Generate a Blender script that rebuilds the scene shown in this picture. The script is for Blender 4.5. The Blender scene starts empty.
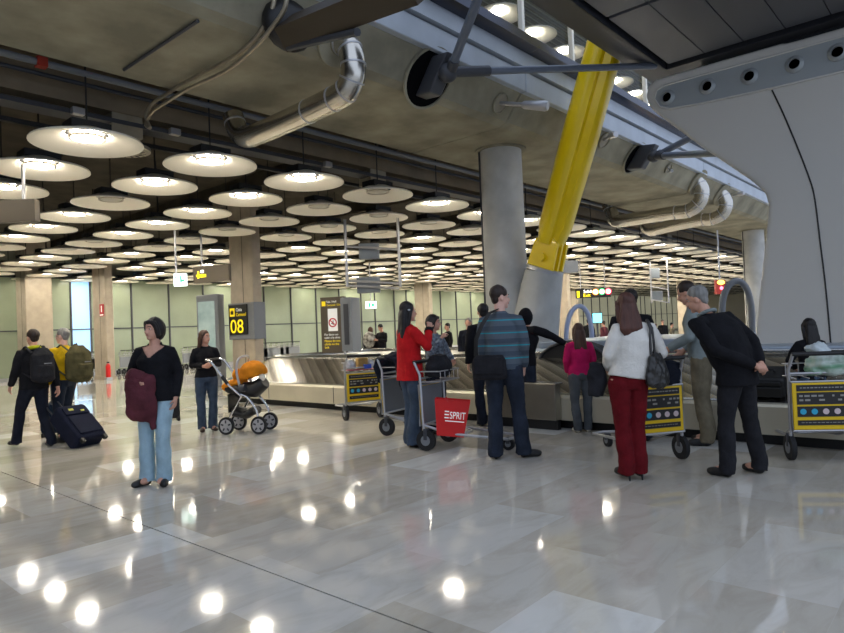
import bpy, bmesh, math, random
from mathutils import Vector, Matrix, Quaternion, noise
R_ = math.radians
V = Vector
scene = bpy.context.scene
COL = scene.collection
# ------------------------------------------------------------------ camera
FPX = 640.0; HEAD = R_(41.5); PITCH = math.atan(12.5/640); ROLL = R_(2.4)
EYE = V((0, 0, 1.42))
FH = V((math.cos(HEAD), math.sin(HEAD), 0)); RH = V((math.sin(HEAD), -math.cos(HEAD), 0)); UP = V((0, 0, 1))
_f = FH*math.cos(PITCH) + UP*math.sin(PITCH)
_u = UP*math.cos(PITCH) - FH*math.sin(PITCH)
_r = RH*math.cos(ROLL) - _u*math.sin(ROLL)
_u2 = _u*math.cos(ROLL) + RH*math.sin(ROLL)
def ray(px, py): return _f*FPX + _r*(px-422) + _u2*(316.5-py)
def onz(px, py, z=0.0):
    d = ray(px, py); return EYE + d*((z-EYE.z)/d.z)
def onx(px, py, X):
    d = ray(px, py); return EYE + d*((X-EYE.x)/d.x)
def ony(px, py, Y):
    d = ray(px, py); return EYE + d*((Y-EYE.y)/d.y)
def atd(px, py, D):
    d = ray(px, py); return EYE + d*(D/d.dot(FH))
cam = bpy.data.cameras.new('camera'); co = bpy.data.objects.new('camera', cam); COL.objects.link(co)
cam.sensor_fit = 'HORIZONTAL'; cam.sensor_width = 36; cam.lens = FPX/844*36; cam.clip_end = 300; cam.clip_start = .05
M3 = Matrix((_r, _u2, -_f)).transposed()
co.matrix_world = Matrix.Translation(EYE) @ M3.to_4x4()
scene.camera = co
scene.view_settings.view_transform = 'Standard'; scene.view_settings.look = 'None'
scene.view_settings.gamma = 1; scene.view_settings.use_curve_mapping = False
scene.view_settings.exposure = 0.0

# ------------------------------------------------------------------ materials
_MC = {}
def mat(name, col, rough=.6, metal=0.0, spec=.5, emit=None, es=0.0, var=0.0, vs=4.0, bump=0.0, bs=20.0, coat=0.0, alpha=1.0, trans=0.0, col2=None, stretch=None):
    if name in _MC: return _MC[name]
    m = bpy.data.materials.new(name); m.use_nodes = True; _MC[name] = m
    nt = m.node_tree; b = nt.nodes['Principled BSDF']; L = nt.links
    c = tuple(col)+(1,)
    b.inputs['Base Color'].default_value = c; b.inputs['Roughness'].default_value = rough
    b.inputs['Metallic'].default_value = metal; b.inputs['Specular IOR Level'].default_value = spec
    b.inputs['Coat Weight'].default_value = coat; b.inputs['Alpha'].default_value = alpha
    b.inputs['Transmission Weight'].default_value = trans
    if emit: b.inputs['Emission Color'].default_value = tuple(emit)+(1,); b.inputs['Emission Strength'].default_value = es
    if var or bump:
        tc = nt.nodes.new('ShaderNodeTexCoord'); mp = nt.nodes.new('ShaderNodeMapping')
        L.new(tc.outputs['Object'], mp.inputs['Vector'])
        if stretch: mp.inputs['Scale'].default_value = stretch
    if var:
        n = nt.nodes.new('ShaderNodeTexNoise'); n.inputs['Scale'].default_value = vs; n.inputs['Detail'].default_value = 6
        L.new(mp.outputs[0], n.inputs['Vector'])
        rp = nt.nodes.new('ShaderNodeValToRGB'); L.new(n.outputs['Fac'], rp.inputs[0])
        d = col2 or tuple(x*(1-var) for x in col)
        rp.color_ramp.elements[0].color = tuple(d)+(1,); rp.color_ramp.elements[0].position = .35
        rp.color_ramp.elements[1].color = tuple(min(1, x*(1+var*.6)) for x in col)+(1,); rp.color_ramp.elements[1].position = .68
        L.new(rp.outputs[0], b.inputs['Base Color'])
    if bump:
        n2 = nt.nodes.new('ShaderNodeTexNoise'); n2.inputs['Scale'].default_value = bs; n2.inputs['Detail'].default_value = 5
        L.new(mp.outputs[0], n2.inputs['Vector'])
        bp = nt.nodes.new('ShaderNodeBump'); bp.inputs['Strength'].default_value = bump; bp.inputs['Distance'].default_value = .02
        L.new(n2.outputs['Fac'], bp.inputs['Height']); L.new(bp.outputs[0], b.inputs['Normal'])
    return m
def srgb(r, g, b):
    f = lambda c: ((c/255+.055)/1.055)**2.4 if c/255 > .04045 else c/255/12.92
    return (f(r), f(g), f(b))
def cloth(name, rgb, var=.25, rough=.9): return mat(name, srgb(*rgb), rough=rough, spec=.2, var=var, vs=9, bump=.35, bs=60)

M_conc = mat('raw_concrete', srgb(150,145,126), .85, spec=.25, var=.3, vs=1.6, bump=.25, bs=9)
M_concc = mat('column_concrete', srgb(192,192,188), .7, spec=.3, var=.16, vs=2.2, bump=.15, bs=14)
M_stone = mat('column_stone', srgb(176,164,146), .45, spec=.4, var=.12, vs=3)
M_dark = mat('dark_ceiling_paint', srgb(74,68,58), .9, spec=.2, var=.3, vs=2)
M_duct = mat('galvanised_duct', srgb(165,155,135), .45, .6, var=.2, vs=3)
M_steel = mat('brushed_steel', srgb(190,190,188), .22, 1.0, var=.12, vs=6, stretch=(1,8,1))
M_steelr = mat('satin_steel', srgb(172,168,158), .34, 1.0, var=.1, vs=3, stretch=(8,1,1))
M_chrome = mat('chrome', srgb(205,205,208), .16, 1.0)
M_alu = mat('aluminium', srgb(185,185,188), .4, .7)
M_grey = mat('grey_paint', srgb(126,130,136), .5, .2)
M_dgrey = mat('dark_grey_paint', srgb(66,68,74), .5, .2)
M_black = mat('black_plastic', srgb(20,20,21), .5)
M_rub = mat('black_rubber', srgb(26,26,28), .8)
M_yel = mat('yellow_paint', srgb(255,216,0), .35, coat=.3, var=.06, vs=1.2)
M_edge = mat('pale_blue_edge_paint', srgb(182,190,200), .5, .1, var=.1, vs=2)
M_edged = mat('dark_gloss_edge', srgb(52,58,76), .22, .4)
M_white = mat('white_enamel', srgb(240,234,219), .42, spec=.4)
M_brown = mat('brown_sign', srgb(86,76,62), .5)
M_sy = mat('sign_yellow', srgb(245,215,20), .5, emit=srgb(245,215,20), es=.25)  # slight glow built into the sign yellow, no lamp behind it
M_sw = mat('sign_white', srgb(238,238,232), .5, emit=(1,1,1), es=.15)  # slight glow built in; also lifts white print on notices and the bag
M_rec = mat('recess_shade', srgb(14,14,16), .95, spec=.05)  # flat black stands in for the shade inside the bracket holes
M_glass = mat('clear_glass', (.9,.95,.97), .03, trans=1.0, spec=.5)
_MC['clear_glass'].node_tree.nodes['Principled BSDF'].inputs['IOR'].default_value = 1.08
M_pane = mat('pale_green_frosted_glass', srgb(146,155,132), .15, spec=.6, var=.14, vs=.5, emit=srgb(190,200,160), es=.05)  # faint glow in the material stands for light behind the glass
M_pane2 = mat('far_glass_brightened', srgb(205,205,180), .2, spec=.5, var=.12, vs=.5, emit=srgb(215,212,180), es=.16)  # same wall glass, paler and glowing to brighten the far end
M_panebl = mat('blue_lit_glass', srgb(150,190,225), .1, emit=srgb(150,195,235), es=.8)
M_skin = mat('skin', srgb(205,155,132), .55, spec=.35, var=.1, vs=12)
M_skinp = mat('skin_pale', srgb(222,176,158), .55, spec=.35, var=.08, vs=12)

# ------------------------------------------------------------------ mesh builder
class MB:
    def __init__(s): s.v = []; s.f = []; s.m = []
    def add(s, vs, fs, mi=0):
        o = len(s.v); s.v += [tuple(v) for v in vs]; s.f += [tuple(i+o for i in f) for f in fs]; s.m += [mi]*len(fs); return s
    def box(s, c, d, mi=0, rot=None):
        x, y, z = [q/2 for q in d]; P = [V((a*x, b*y, e*z)) for a in (-1,1) for b in (-1,1) for e in (-1,1)]
        if rot is not None: P = [rot @ p for p in P]
        P = [p+V(c) for p in P]
        return s.add(P, [(0,1,3,2),(4,6,7,5),(0,4,5,1),(2,3,7,6),(0,2,6,4),(1,5,7,3)], mi)
    def span(s, a, b, mi=0):   # box between two corners
        a, b = V(a), V(b); return s.box((a+b)/2, [abs(q) for q in (b-a)], mi)
    def tube(s, pts, r, n=10, mi=0, closed=False, lat=None, r2=None):
        pts = [V(p) for p in pts]; k = len(pts)
        rs = r if isinstance(r, (list, tuple)) else [r]*k
        r2 = r2 if isinstance(r2, (list, tuple)) else ([r2]*k if r2 else rs)
        T = []
        for i in range(k):
            a = pts[i-1] if (i or closed) else pts[i]; b = pts[(i+1) % k] if (i < k-1 or closed) else pts[i]
            t = (b-a); T.append(t.normalized() if t.length > 1e-9 else V((0,0,1)))
        n0 = V(lat) if lat is not None else (V((0,0,1)) if abs(T[0].z) < .9 else V((1,0,0)))
        vs = []
        for i in range(k):
            n0 = n0 - T[i]*n0.dot(T[i])
            if n0.length < 1e-6: n0 = T[i].orthogonal()
            n0.normalize(); bn = T[i].cross(n0)
            for j in range(n):
                a = 2*math.pi*j/n; vs.append(pts[i] + n0*math.cos(a)*rs[i] + bn*math.sin(a)*r2[i])
            if lat is not None: n0 = V(lat)
        fs = []
        for i in range(k if closed else k-1):
            for j in range(n):
                a = i*n+j; b = i*n+(j+1) % n; c = ((i+1) % k)*n+(j+1) % n; d = ((i+1) % k)*n+j
                fs.append((a,b,c,d))
        if not closed: fs += [tuple(reversed(range(n))), tuple(range((k-1)*n, k*n))]
        return s.add(vs, fs, mi)
    def lathe(s, prof, n=24, c=(0,0,0), mi=0, rot=None, sc=(1,1)):
        vs = []; c = V(c)
        for r, z in prof:
            for j in range(n):
                a = 2*math.pi*j/n; p = V((r*math.cos(a)*sc[0], r*math.sin(a)*sc[1], z))
                if rot is not None: p = rot @ p
                vs.append(c+p)
        fs = []
        for i in range(len(prof)-1):
            for j in range(n): fs.append((i*n+j, i*n+(j+1) % n, (i+1)*n+(j+1) % n, (i+1)*n+j))
        cl = prof[0] == prof[-1]
        if prof[0][0] > 1e-6 and not cl: fs.append(tuple(reversed(range(n))))
        if prof[-1][0] > 1e-6 and not cl: fs.append(tuple(range((len(prof)-1)*n, len(prof)*n)))
        return s.add(vs, fs, mi)
    def prism(s, poly, dvec, mi=0):
        k = len(poly); d = V(dvec); P = [V(p) for p in poly]
        return s.add(P+[p+d for p in P], [tuple(reversed(range(k))), tuple(range(k, 2*k))]+[(i,(i+1) % k,(i+1) % k+k,i+k) for i in range(k)], mi)
    def ell(s, c, r, rot=None, mi=0, n=14, m=9):
        vs = []; c = V(c)
        for i in range(m+1):
            t = math.pi*i/m
            for j in range(n):
                a = 2*math.pi*j/n; p = V((r[0]*math.sin(t)*math.cos(a), r[1]*math.sin(t)*math.sin(a), r[2]*math.cos(t)))
                if rot is not None: p = rot @ p
                vs.append(c+p)
        fs = [(i*n+j, (i+1)*n+j, (i+1)*n+(j+1) % n, i*n+(j+1) % n) for i in range(m) for j in range(n)]
        return s.add(vs, fs, mi)
    def mesh(s, name, mats, smooth=False, merge=True):
        me = bpy.data.meshes.new(name); me.from_pydata(s.v, [], s.f)
        for m in (mats if isinstance(mats, (list, tuple)) else [mats]): me.materials.append(m)
        me.polygons.foreach_set('material_index', s.m)
        bm = bmesh.new(); bm.from_mesh(me)
        if merge: bmesh.ops.remove_doubles(bm, verts=bm.verts, dist=1e-5)
        bmesh.ops.recalc_face_normals(bm, faces=bm.faces); bm.to_mesh(me); bm.free()
        if smooth:
            me.polygons.foreach_set('use_smooth', [True]*len(me.polygons))
            try: me.set_sharp_from_angle(angle=R_(smooth if isinstance(smooth, (int, float)) and smooth > 1 else 40))
            except Exception: pass
        return me
    def build(s, name, mats, parent=None, smooth=False, bevel=0, loc=None, rotz=0, seg=2, **tags):
        me = s.mesh(name, mats, smooth)
        o = link(name, me, parent, loc, rotz, **tags)
        if bevel:
            b = o.modifiers.new('b', 'BEVEL'); b.width = bevel; b.segments = seg; b.limit_method = 'ANGLE'; b.angle_limit = R_(35)
        return o
def link(name, data, parent=None, loc=None, rotz=0, **tags):
    o = bpy.data.objects.new(name, data); COL.objects.link(o)
    if parent is not None: o.parent = parent
    if loc is not None: o.location = loc
    if rotz: o.rotation_euler = (0, 0, rotz)
    for k, v in tags.items():
        if v: o[k] = v
    return o
def thing(name, label, cat, loc=(0,0,0), rotz=0, group=None):
    return link(name, None, None, loc, rotz, label=label, category=cat, group=group)
def S(o): o['kind'] = 'structure'; return o
def remeshed(mb, voxel, smooth_it=3, disp=0.0, dscale=8.0, cuts=None, stretch=(1,1,1)):
    """union of closed shapes as ONE smooth skin"""
    me = mb.mesh('tmp', [], False, merge=False); o = bpy.data.objects.new('tmp', me); COL.objects.link(o)
    r = o.modifiers.new('r', 'REMESH'); r.mode = 'VOXEL'; r.voxel_size = voxel; r.use_smooth_shade = True
    if smooth_it:
        sm = o.modifiers.new('s', 'SMOOTH'); sm.factor = .5; sm.iterations = smooth_it
    dg = bpy.context.evaluated_depsgraph_get(); ev = o.evaluated_get(dg)
    out = bpy.data.meshes.new_from_object(ev); bpy.data.objects.remove(o); bpy.data.meshes.remove(me)
    if cuts or disp:
        bm = bmesh.new(); bm.from_mesh(out)
        for co_, no_ in (cuts or []):
            bmesh.ops.bisect_plane(bm, geom=bm.verts[:]+bm.edges[:]+bm.faces[:], plane_co=co_, plane_no=no_, clear_outer=True)
        if disp:
            bm.normal_update()
            for v in bm.verts:
                p = V((v.co.x*stretch[0], v.co.y*stretch[1], v.co.z*stretch[2]))*dscale
                v.co += v.normal*disp*noise.fractal(p, 1.0, 2.0, 3)
        bm.to_mesh(out); bm.free()
    out.polygons.foreach_set('use_smooth', [True]*len(out.polygons))
    return out
def open_v(me, test):
    bm = bmesh.new(); bm.from_mesh(me); bmesh.ops.delete(bm, geom=[f for f in bm.faces if test(f.calc_center_median())], context='FACES'); bm.to_mesh(me); bm.free()
def put(mesh, name, mats, parent=None, **k):
    mesh.name = name
    mesh.materials.clear()
    for m in (mats if isinstance(mats, (list, tuple)) else [mats]): mesh.materials.append(m)
    return link(name, mesh, parent, **k)
_FC = {}
def text(s, name, size, m, parent, loc, rot, extrude=.002, align='LEFT', sx=1.0, **tags):
    cu = bpy.data.curves.new(name, 'FONT'); cu.body = s; cu.size = size; cu.extrude = extrude; cu.align_x = align
    o = bpy.data.objects.new('t', cu); COL.objects.link(o)
    dg = bpy.context.evaluated_depsgraph_get(); me = bpy.data.meshes.new_from_object(o.evaluated_get(dg))
    bpy.data.objects.remove(o); bpy.data.curves.remove(cu)
    me.materials.clear(); me.materials.append(m); me.name = name
    q = link(name, me, parent, loc, **tags); q.rotation_euler = rot; q.scale = (sx, 1, 1); return q
NUM = 'first second third fourth fifth sixth seventh eighth ninth tenth eleventh twelfth thirteenth fourteenth fifteenth sixteenth seventeenth eighteenth nineteenth'.split()
TEN = {20:'twent', 30:'thirt', 40:'fort', 50:'fift', 60:'sixt'}
def ordn(n):  # 1-based
    if n <= 19: return NUM[n-1]
    t = n//10*10
    return TEN[t]+'ieth' if n == t else TEN[t]+'y-'+NUM[n-t-1]
# ================================================================== SETTING
def floor_mat():
    m = bpy.data.materials.new('polished_marble'); m.use_nodes = True; nt = m.node_tree; L = nt.links; b = nt.nodes['Principled BSDF']
    tc = nt.nodes.new('ShaderNodeTexCoord')
    br = nt.nodes.new('ShaderNodeTexBrick'); br.inputs['Scale'].default_value = 1.0
    br.inputs['Brick Width'].default_value = 1.2; br.inputs['Row Height'].default_value = .6; br.offset = .5
    br.inputs['Mortar Size'].default_value = .0012; br.inputs['Mortar Smooth'].default_value = .1; br.inputs['Bias'].default_value = 0
    br.inputs['Color1'].default_value = (0,0,0,1); br.inputs['Color2'].default_value = (1,1,1,1); br.inputs['Mortar'].default_value = (.4,.4,.4,1)
    L.new(tc.outputs['Object'], br.inputs['Vector'])
    rp = nt.nodes.new('ShaderNodeValToRGB'); L.new(br.outputs['Color'], rp.inputs[0])
    e = rp.color_ramp.elements; e[0].position = 0; e[0].color = srgb(176,170,157)+(1,); e[1].position = 1; e[1].color = srgb(218,218,214)+(1,)
    q = e.new(.45); q.color = srgb(192,186,175)+(1,); q = e.new(.8); q.color = srgb(200,197,190)+(1,)
    # veins run differently in every slab
    mp = nt.nodes.new('ShaderNodeMapping'); mp.inputs['Scale'].default_value = (1.0, 2.6, 1); mp.inputs['Rotation'].default_value = (0,0,.5); L.new(tc.outputs['Object'], mp.inputs[0])
    ad = nt.nodes.new('ShaderNodeVectorMath'); ad.operation = 'MULTIPLY_ADD'
    L.new(br.outputs['Color'], ad.inputs[0]); ad.inputs[1].default_value = (7,7,7); L.new(mp.outputs[0], ad.inputs[2])
    n = nt.nodes.new('ShaderNodeTexNoise'); n.inputs['Scale'].default_value = 1.6; n.inputs['Detail'].default_value = 10; n.inputs['Roughness'].default_value = .62; n.inputs['Distortion'].default_value = 1.3
    L.new(ad.outputs[0], n.inputs['Vector'])
    r2 = nt.nodes.new('ShaderNodeValToRGB'); L.new(n.outputs['Fac'], r2.inputs[0])
    e = r2.color_ramp.elements; e[0].position = .3; e[0].color = (.70,.66,.60,1); e[1].position = .55; e[1].color = (1,1,1,1)
    mx = nt.nodes.new('ShaderNodeMix'); mx.data_type = 'RGBA'; mx.blend_type = 'MULTIPLY'; mx.inputs[0].default_value = .5
    L.new(rp.outputs[0], mx.inputs[6]); L.new(r2.outputs[0], mx.inputs[7]); L.new(mx.outputs[2], b.inputs['Base Color'])
    n3 = nt.nodes.new('ShaderNodeTexNoise'); n3.inputs['Scale'].default_value = .9; n3.inputs['Detail'].default_value = 4; L.new(tc.outputs['Object'], n3.inputs['Vector'])
    mr = nt.nodes.new('ShaderNodeMapRange'); mr.inputs[3].default_value = .03; mr.inputs[4].default_value = .085
    L.new(n3.outputs['Fac'], mr.inputs[0]); L.new(mr.outputs[0], b.inputs['Roughness'])
    n4 = nt.nodes.new('ShaderNodeTexNoise'); n4.inputs['Scale'].default_value = 2.2; L.new(tc.outputs['Object'], n4.inputs['Vector'])
    bp = nt.nodes.new('ShaderNodeBump'); bp.inputs['Strength'].default_value = .02; bp.inputs['Distance'].default_value = .02
    L.new(n4.outputs['Fac'], bp.inputs['Height']); L.new(bp.outputs[0], b.inputs['Normal'])
    b.inputs['Specular IOR Level'].default_value = .6
    return m
XJ = 2.25
mfl = floor_mat()
fb = MB(); fb.span((-30,-20,-.2), (XJ-.006,30.5,0)).span((XJ+.006,-20,-.2), (110,30.5,0)).span((XJ-.006,-20,-.2), (XJ+.006,30.5,-.008), 1)
S(fb.build('floor', [mfl, M_dark]))
YW = 29.5
# far glazed wall, bay by bay
S(MB().span((-30,YW+.25,0), (110,YW+.6,7)).build('wall_back', mat('wall_behind_glass', srgb(150,152,135), .7)))
S(MB().span((-30,YW-.02,0), (110,YW+.2,.14)).build('baseboard_back', M_alu))
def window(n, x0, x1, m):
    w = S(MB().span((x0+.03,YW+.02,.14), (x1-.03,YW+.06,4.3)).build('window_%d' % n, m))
    fr = MB()
    fr.span((x0-.03,YW-.05,.0), (x0+.03,YW+.1,4.4)).span((x0,YW-.03,2.0), (x1,YW+.02,2.05)).span((x0,YW-.04,4.2), (x1,YW+.1,4.4))
    fr.build('window_frame', M_dgrey, w)
    return w
x = -8.0; n = 1
while x < 92:
    wd = 1.8 if int(n*7.3) % 5 else 1.2
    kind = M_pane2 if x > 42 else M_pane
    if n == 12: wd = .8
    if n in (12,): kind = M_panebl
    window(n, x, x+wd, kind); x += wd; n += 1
S(MB().span((92,-20,0), (92.5,30,7)).build('wall_right', mat('pale_far_wall', srgb(226,214,190), .6)))
S(MB().span((-30.5,-20,0), (-30,30.5,9)).build('wall_left', M_concc))

# --- heights read off the column
ZS = 4.87
YA = onz(0,45,ZS).y; YF = 6.1
# beam soffit and inclined fascia
YT = YF-.33
ZT = ony(380,29,YT).z
X0, X1 = -30, 92
print('YA',YA,'YF',YF,'YT',YT,'ZT',ZT)
bm_ = MB()
seg = 9.0; xs = [-30]; q = 10.5-18*2+9-1.2
while q < 92:
    if q > -30: xs.append(q)
    q += 9.0
xs.append(92)
for a, b in zip(xs[:-1], xs[1:]):
    bm_.prism([(a+.012,YA,ZS),(a+.012,YF+.12,ZS),(a+.012,YF-.02,ZS+.06),(a+.012,YT,ZT),(a+.012,YT,ZT+.1),(a+.012,YA,ZT+.1)], (b-a-.024,0,0))
S(bm_.build('ceiling_edge_beam', M_conc, bevel=.02, seg=1))
S(MB().span((-30,YF+.1,ZS+.2), (92,YA-.05,ZT+.05)).build('ceiling_edge_beam_core', M_dark))
# painted edge bands of the upper floor
zb = ony(380,2,YT-.12).z
d1 = ony(567,96,YT-.06).z
print('band', d1, zb)
ZB1 = ZT+.34; ZB2 = ZT+.62
eb = MB()
for a, b in zip(xs[:-1], xs[1:]): eb.span((a+.01,YT-.10,ZT), (b-.01,YT+.3,ZB1))
S(eb.build('trim_1', M_edge, bevel=.01, seg=1))
S(MB().span((-30,YT-.16,ZB1+.03), (92,YT+.3,ZB2)).build('trim_2', M_edge))
S(MB().span((-30,YT-.05,ZB1), (92,YT+.3,ZB1+.03)).build('trim_3', M_black))
S(MB().prism([(-30,YT-.16,ZB2),(-30,YT-.34,ZB2+.06),(-30,YT-.34,ZB2+.2),(-30,YT+.3,ZB2+.2),(-30,YT+.3,ZB2)], (122,0,0)).build('trim_4', M_edged))
# ceiling slab over the hall
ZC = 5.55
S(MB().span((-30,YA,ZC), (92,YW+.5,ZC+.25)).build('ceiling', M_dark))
# ribs
rb = MB(); 
x = -8.4
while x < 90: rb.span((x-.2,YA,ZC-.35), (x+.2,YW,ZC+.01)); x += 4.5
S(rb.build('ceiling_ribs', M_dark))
YB = onz(0,86,4.75).y; YB2 = onz(0,78,4.75).y
print('YB', YB, YB2)
S(MB().span((-30,YB+.0,4.75), (92,YB+.42,ZC)).build('ceiling_beam', mat('sand_paint', srgb(128,112,88), .6, var=.25, vs=1.5)))

# columns
def column(i, j, foot):
    cx, cy = 10.5+18*i, 7.05+9*j
    if (i,j) == (0,3): cx, cy = 8.8, 28.2
    if (i,j) == (0,2): cx, cy = 10.3, 25.45
    m = MB(); r = .42
    ztop = ZS+.01 if j == 0 else ZC+.01
    if j == 0:
        m.lathe([(r,0),(r,2.0),(r*.97,ztop)], 40, (cx,cy,0))
        o = m.build('column', [M_concc], smooth=30)
        MB().lathe([(r+.08,ztop-.04),(r+.08,ztop-.001)], 40, (cx,cy,0)).build('collar', M_conc, o, smooth=30)
        MB().box((cx-.3,cy+.302,ztop/2), (.02,.03,ztop-.02)).build('joint_strip', M_dgrey, o)
    else:
        lx, ly = (.95, 1.1) if (i,j) == (0,3) else (.30, 1.16)
        m.box((cx,cy,ztop/2), (lx,ly,ztop))
        o = m.build('column', M_stone, bevel=.03)
        MB().box((cx,cy,.07), (lx+.04,ly+.04,.14)).build('plinth', M_stone, o, bevel=.005)
        MB().box((cx-lx/2-.003,cy-.1,ztop/2), (.01,.012,ztop-.2)).build('joint_strip', M_dgrey, o)
    o['label'] = foot; o['category'] = 'column'; o['group'] = 'concrete columns of the hall'
    return o
column(0,0,'round grey concrete column beside the yellow strut, rising to the beam soffit')
column(0,1,'beige stone column carrying the 08 carousel sign')
column(0,2,'beige stone column with a red fire notice and extinguisher')
column(0,3,'widest beige stone column, behind the two men with backpacks')
column(1,0,'round grey concrete column right beside the white air pylon')
column(1,1,'beige column seen just right of the yellow strut base')
column(1,2,'beige column far behind the red jacket woman')
column(2,1,'far column standing in the gap behind the grey sweater man')
column(2,2,'far beige column seen just right of the yellow exit sign strip')

# disc lamps ---------------------------------------------------------------
ZD = 4.07
DX0, DY0, DS = 3.45, 8.85, 1.8
UNLIT = {(1,2),(3,1),(3,2),(3,0),(4,1),(3,3),(4,2),(5,1),(5,2),(-1,4),(0,6),(6,1),(1,6),(4,3),(14,0),(15,0),(16,0),(17,0),(18,0)}
rng = random.Random(5)
M_lamp = mat('lamp_glow', (1,1,1), emit=(1.0,.93,.80), es=42.0)
M_lampoff = mat('lamp_off', srgb(190,186,175), .4)
M_ring = mat('lamp_trim', srgb(190,182,168), .5)
r = .69
prof = [(r,0),(r,-.012),(r-.02,-.014),(r*.8,.022),(r*.5,.078),(.24,.13),(.2,.145),(.0,.15),(.0,.18),(.22,.17),(r*.6,.09),(r-.01,.014),(r,0)]
me_dish = MB().lathe(prof, 40).mesh('dish', M_white, smooth=50)
lampprof = [(0,.06),(.17,.06),(.19,.075),(.19,.15),(0,.15)]
me_on = MB().lathe(lampprof, 24).mesh('lamp', M_lamp, smooth=40)
me_off = MB().lathe(lampprof, 24).mesh('lamp', M_lampoff, smooth=40)
def ring_mb(c=(0,0,0)):
    m = MB(); m.lathe([(.20,.055),(.225,.055),(.225,.085),(.20,.085),(.20,.055)], 24, c); return m
me_ring = ring_mb().mesh('trim_ring', M_ring, smooth=40)
hm = MB().box((0,0,.19), (.5,.34,.14)).tube([(0,0,.2),(0,0,ZC-ZD)], .012, 6); me_gear = hm.mesh('gear_box', M_black)
# far ones: one mesh each, lamp in the same mesh
def far_mesh(on):
    m = MB().lathe([(r,0),(r,-.012),(r*.75,.028),(r*.4,.085),(.2,.13),(0,.13),(0,.16),(r*.6,.095),(r,0)], 20)
    m.lathe([(0,.05),(.195,.05),(.195,.13)], 10, mi=1); m.box((0,0,.19), (.5,.34,.14), 2)
    return m.mesh('ceiling_disc', [M_white, M_lamp if on else M_lampoff, M_black], smooth=50)
me_fon, me_foff = far_mesh(True), far_mesh(False)
cells = []
colcells = {(4+10*i, -1+5*j) for i in range(-1,6) for j in range(5)}
def vis(p):
    d = p-EYE; D = d.dot(FH)
    if D < 1: return None
    l = d.dot(RH); px = 422+640*l/D; py = 328+(-.042)*(px-422)-640*d.z/D
    return px, py, D
for i in range(-4, 46):
    for j in range(0, 12):
        if (i,j) in colcells: continue
        p = V((DX0+DS*i, DY0+DS*j, ZD)); v = vis(p)
        if v is None or v[0] < -120 or v[0] > 775: continue
        if v[1] < 60: continue
        cells.append((v[2], i, j, p))
cells.sort(key=lambda t: t[0])
print('discs', len(cells))
rest = MB()
for k, (D, i, j, p) in enumerate(cells):
    on = (i,j) not in UNLIT
    if D > 17: on = rng.random() < .62
    lab = '%s white ceiling disc, %s row from the beam, %s along' % ('lit' if on else 'unlit', ordn(j+1), ordn(i+5))
    if k < 110:
        t = thing('ceiling_disc', lab, 'ceiling lamp', p, 0, 'round disc lamps of the hall ceiling')
        link('dish', me_dish, t); link('lamp', me_on if on else me_off, t); link('trim_ring', me_ring, t); link('gear_box', me_gear, t)
    elif k < 300:
        link('ceiling_disc', me_fon if on else me_foff, None, p, label=lab, category='ceiling lamp', group='round disc lamps of the hall ceiling')
    else:
        rest.lathe([(r,-.005),(r*.4,.05),(0,.09),(0,.12),(r,.005)], 14, p); 
        rest.lathe([(0,.012),(.175,.012),(.175,.088)], 8, p, 1 if on else 0); rest.box(p+V((0,0,.19)), (.5,.34,.14), 2)
o = rest.build('distant_ceiling_discs', [M_white, M_lamp, M_black], label='distant rows of round white ceiling discs at the far end', category='ceiling lamps'); o['kind'] = 'stuff'
# small ring diffusers in the gaps
M_dif = mat('diffuser_grey', srgb(150,142,124), .6)
for k, (i, j, lb) in enumerate([(.5,.5,'between the two nearest lit disc rows at left'),(-.5,2.5,'above the dark hanging sign at left'),(3.5,.5,'above the hanging screen frame'),(-.5,1.5,'beside the hanging rod of the dark sign')]):
    p = V((DX0+DS*i, DY0+DS*j, ZD+.25))
    t = thing('ring_diffuser', 'small slotted grey ring air diffuser '+lb, 'air diffuser', p, 0, 'ring air diffusers')
    MB().lathe([(.36,0),(.36,.05),(.12,.05),(.12,0),(.2,-.02),(.3,-.02),(.36,0)], 28).build('ring', M_dif, t, smooth=30)
    sm = MB()
    for a in range(16):
        q = Matrix.Rotation(a*math.pi/8, 3, 'Z'); sm.box(q @ V((.25,0,-.021)), (.08,.025,.01), 0, q)
    sm.build('slots', M_black, t)
    MB().lathe([(0,-.01),(.11,-.01),(.11,.04),(0,.04)], 20).build('centre_plate', M_white, t, smooth=30)

# services: trays, pipes along X ------------------------------------------
def xrun(py0, z, rad, name, label, m, box=None, cat='pipe'):
    y = onz(0,py0,z).y
    mb = MB()
    if box: mb.box(((X0+X1)/2, y, z), (X1-X0, box[0], box[1]))
    else: mb.tube([(X0,y,z),(X1,y,z)], rad, 10)
    return mb.build(name, m, smooth=0 if box else 40, label=label, category=cat), y
o, yy = xrun(52, 5.0, .045, 'sprinkler_pipe', 'grey pipe clipped beside the edge beam soffit', M_grey)
MB().box((onx(41,56,3).x if 0 else ony(41,56,yy).x, yy, 5.0), (.12,.12,.12)).build('red_valve', mat('red_paint', srgb(170,50,30), .5), o)
xrun(64, 5.0, .03, 'conduit_pipe', 'thin dark conduit running under the slab beside the beam', M_dgrey)
o, yt = xrun(100, 4.62, 0, 'cable_tray', 'dark cable tray running above the first row of discs', M_dgrey, (.30,.06), 'cable tray')
tr = MB()
for dy in (-.1,-.04,.03,.09): tr.tube([(X0,yt+dy,4.66),(X1,yt+dy,4.66)], .018, 6)
tr.build('cables', M_black, o)
o, yt2 = xrun(118, 4.55, 0, 'lighting_trunking', 'thin dark trunking behind the cable tray above the discs', M_black, (.08,.06), 'trunking')
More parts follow.
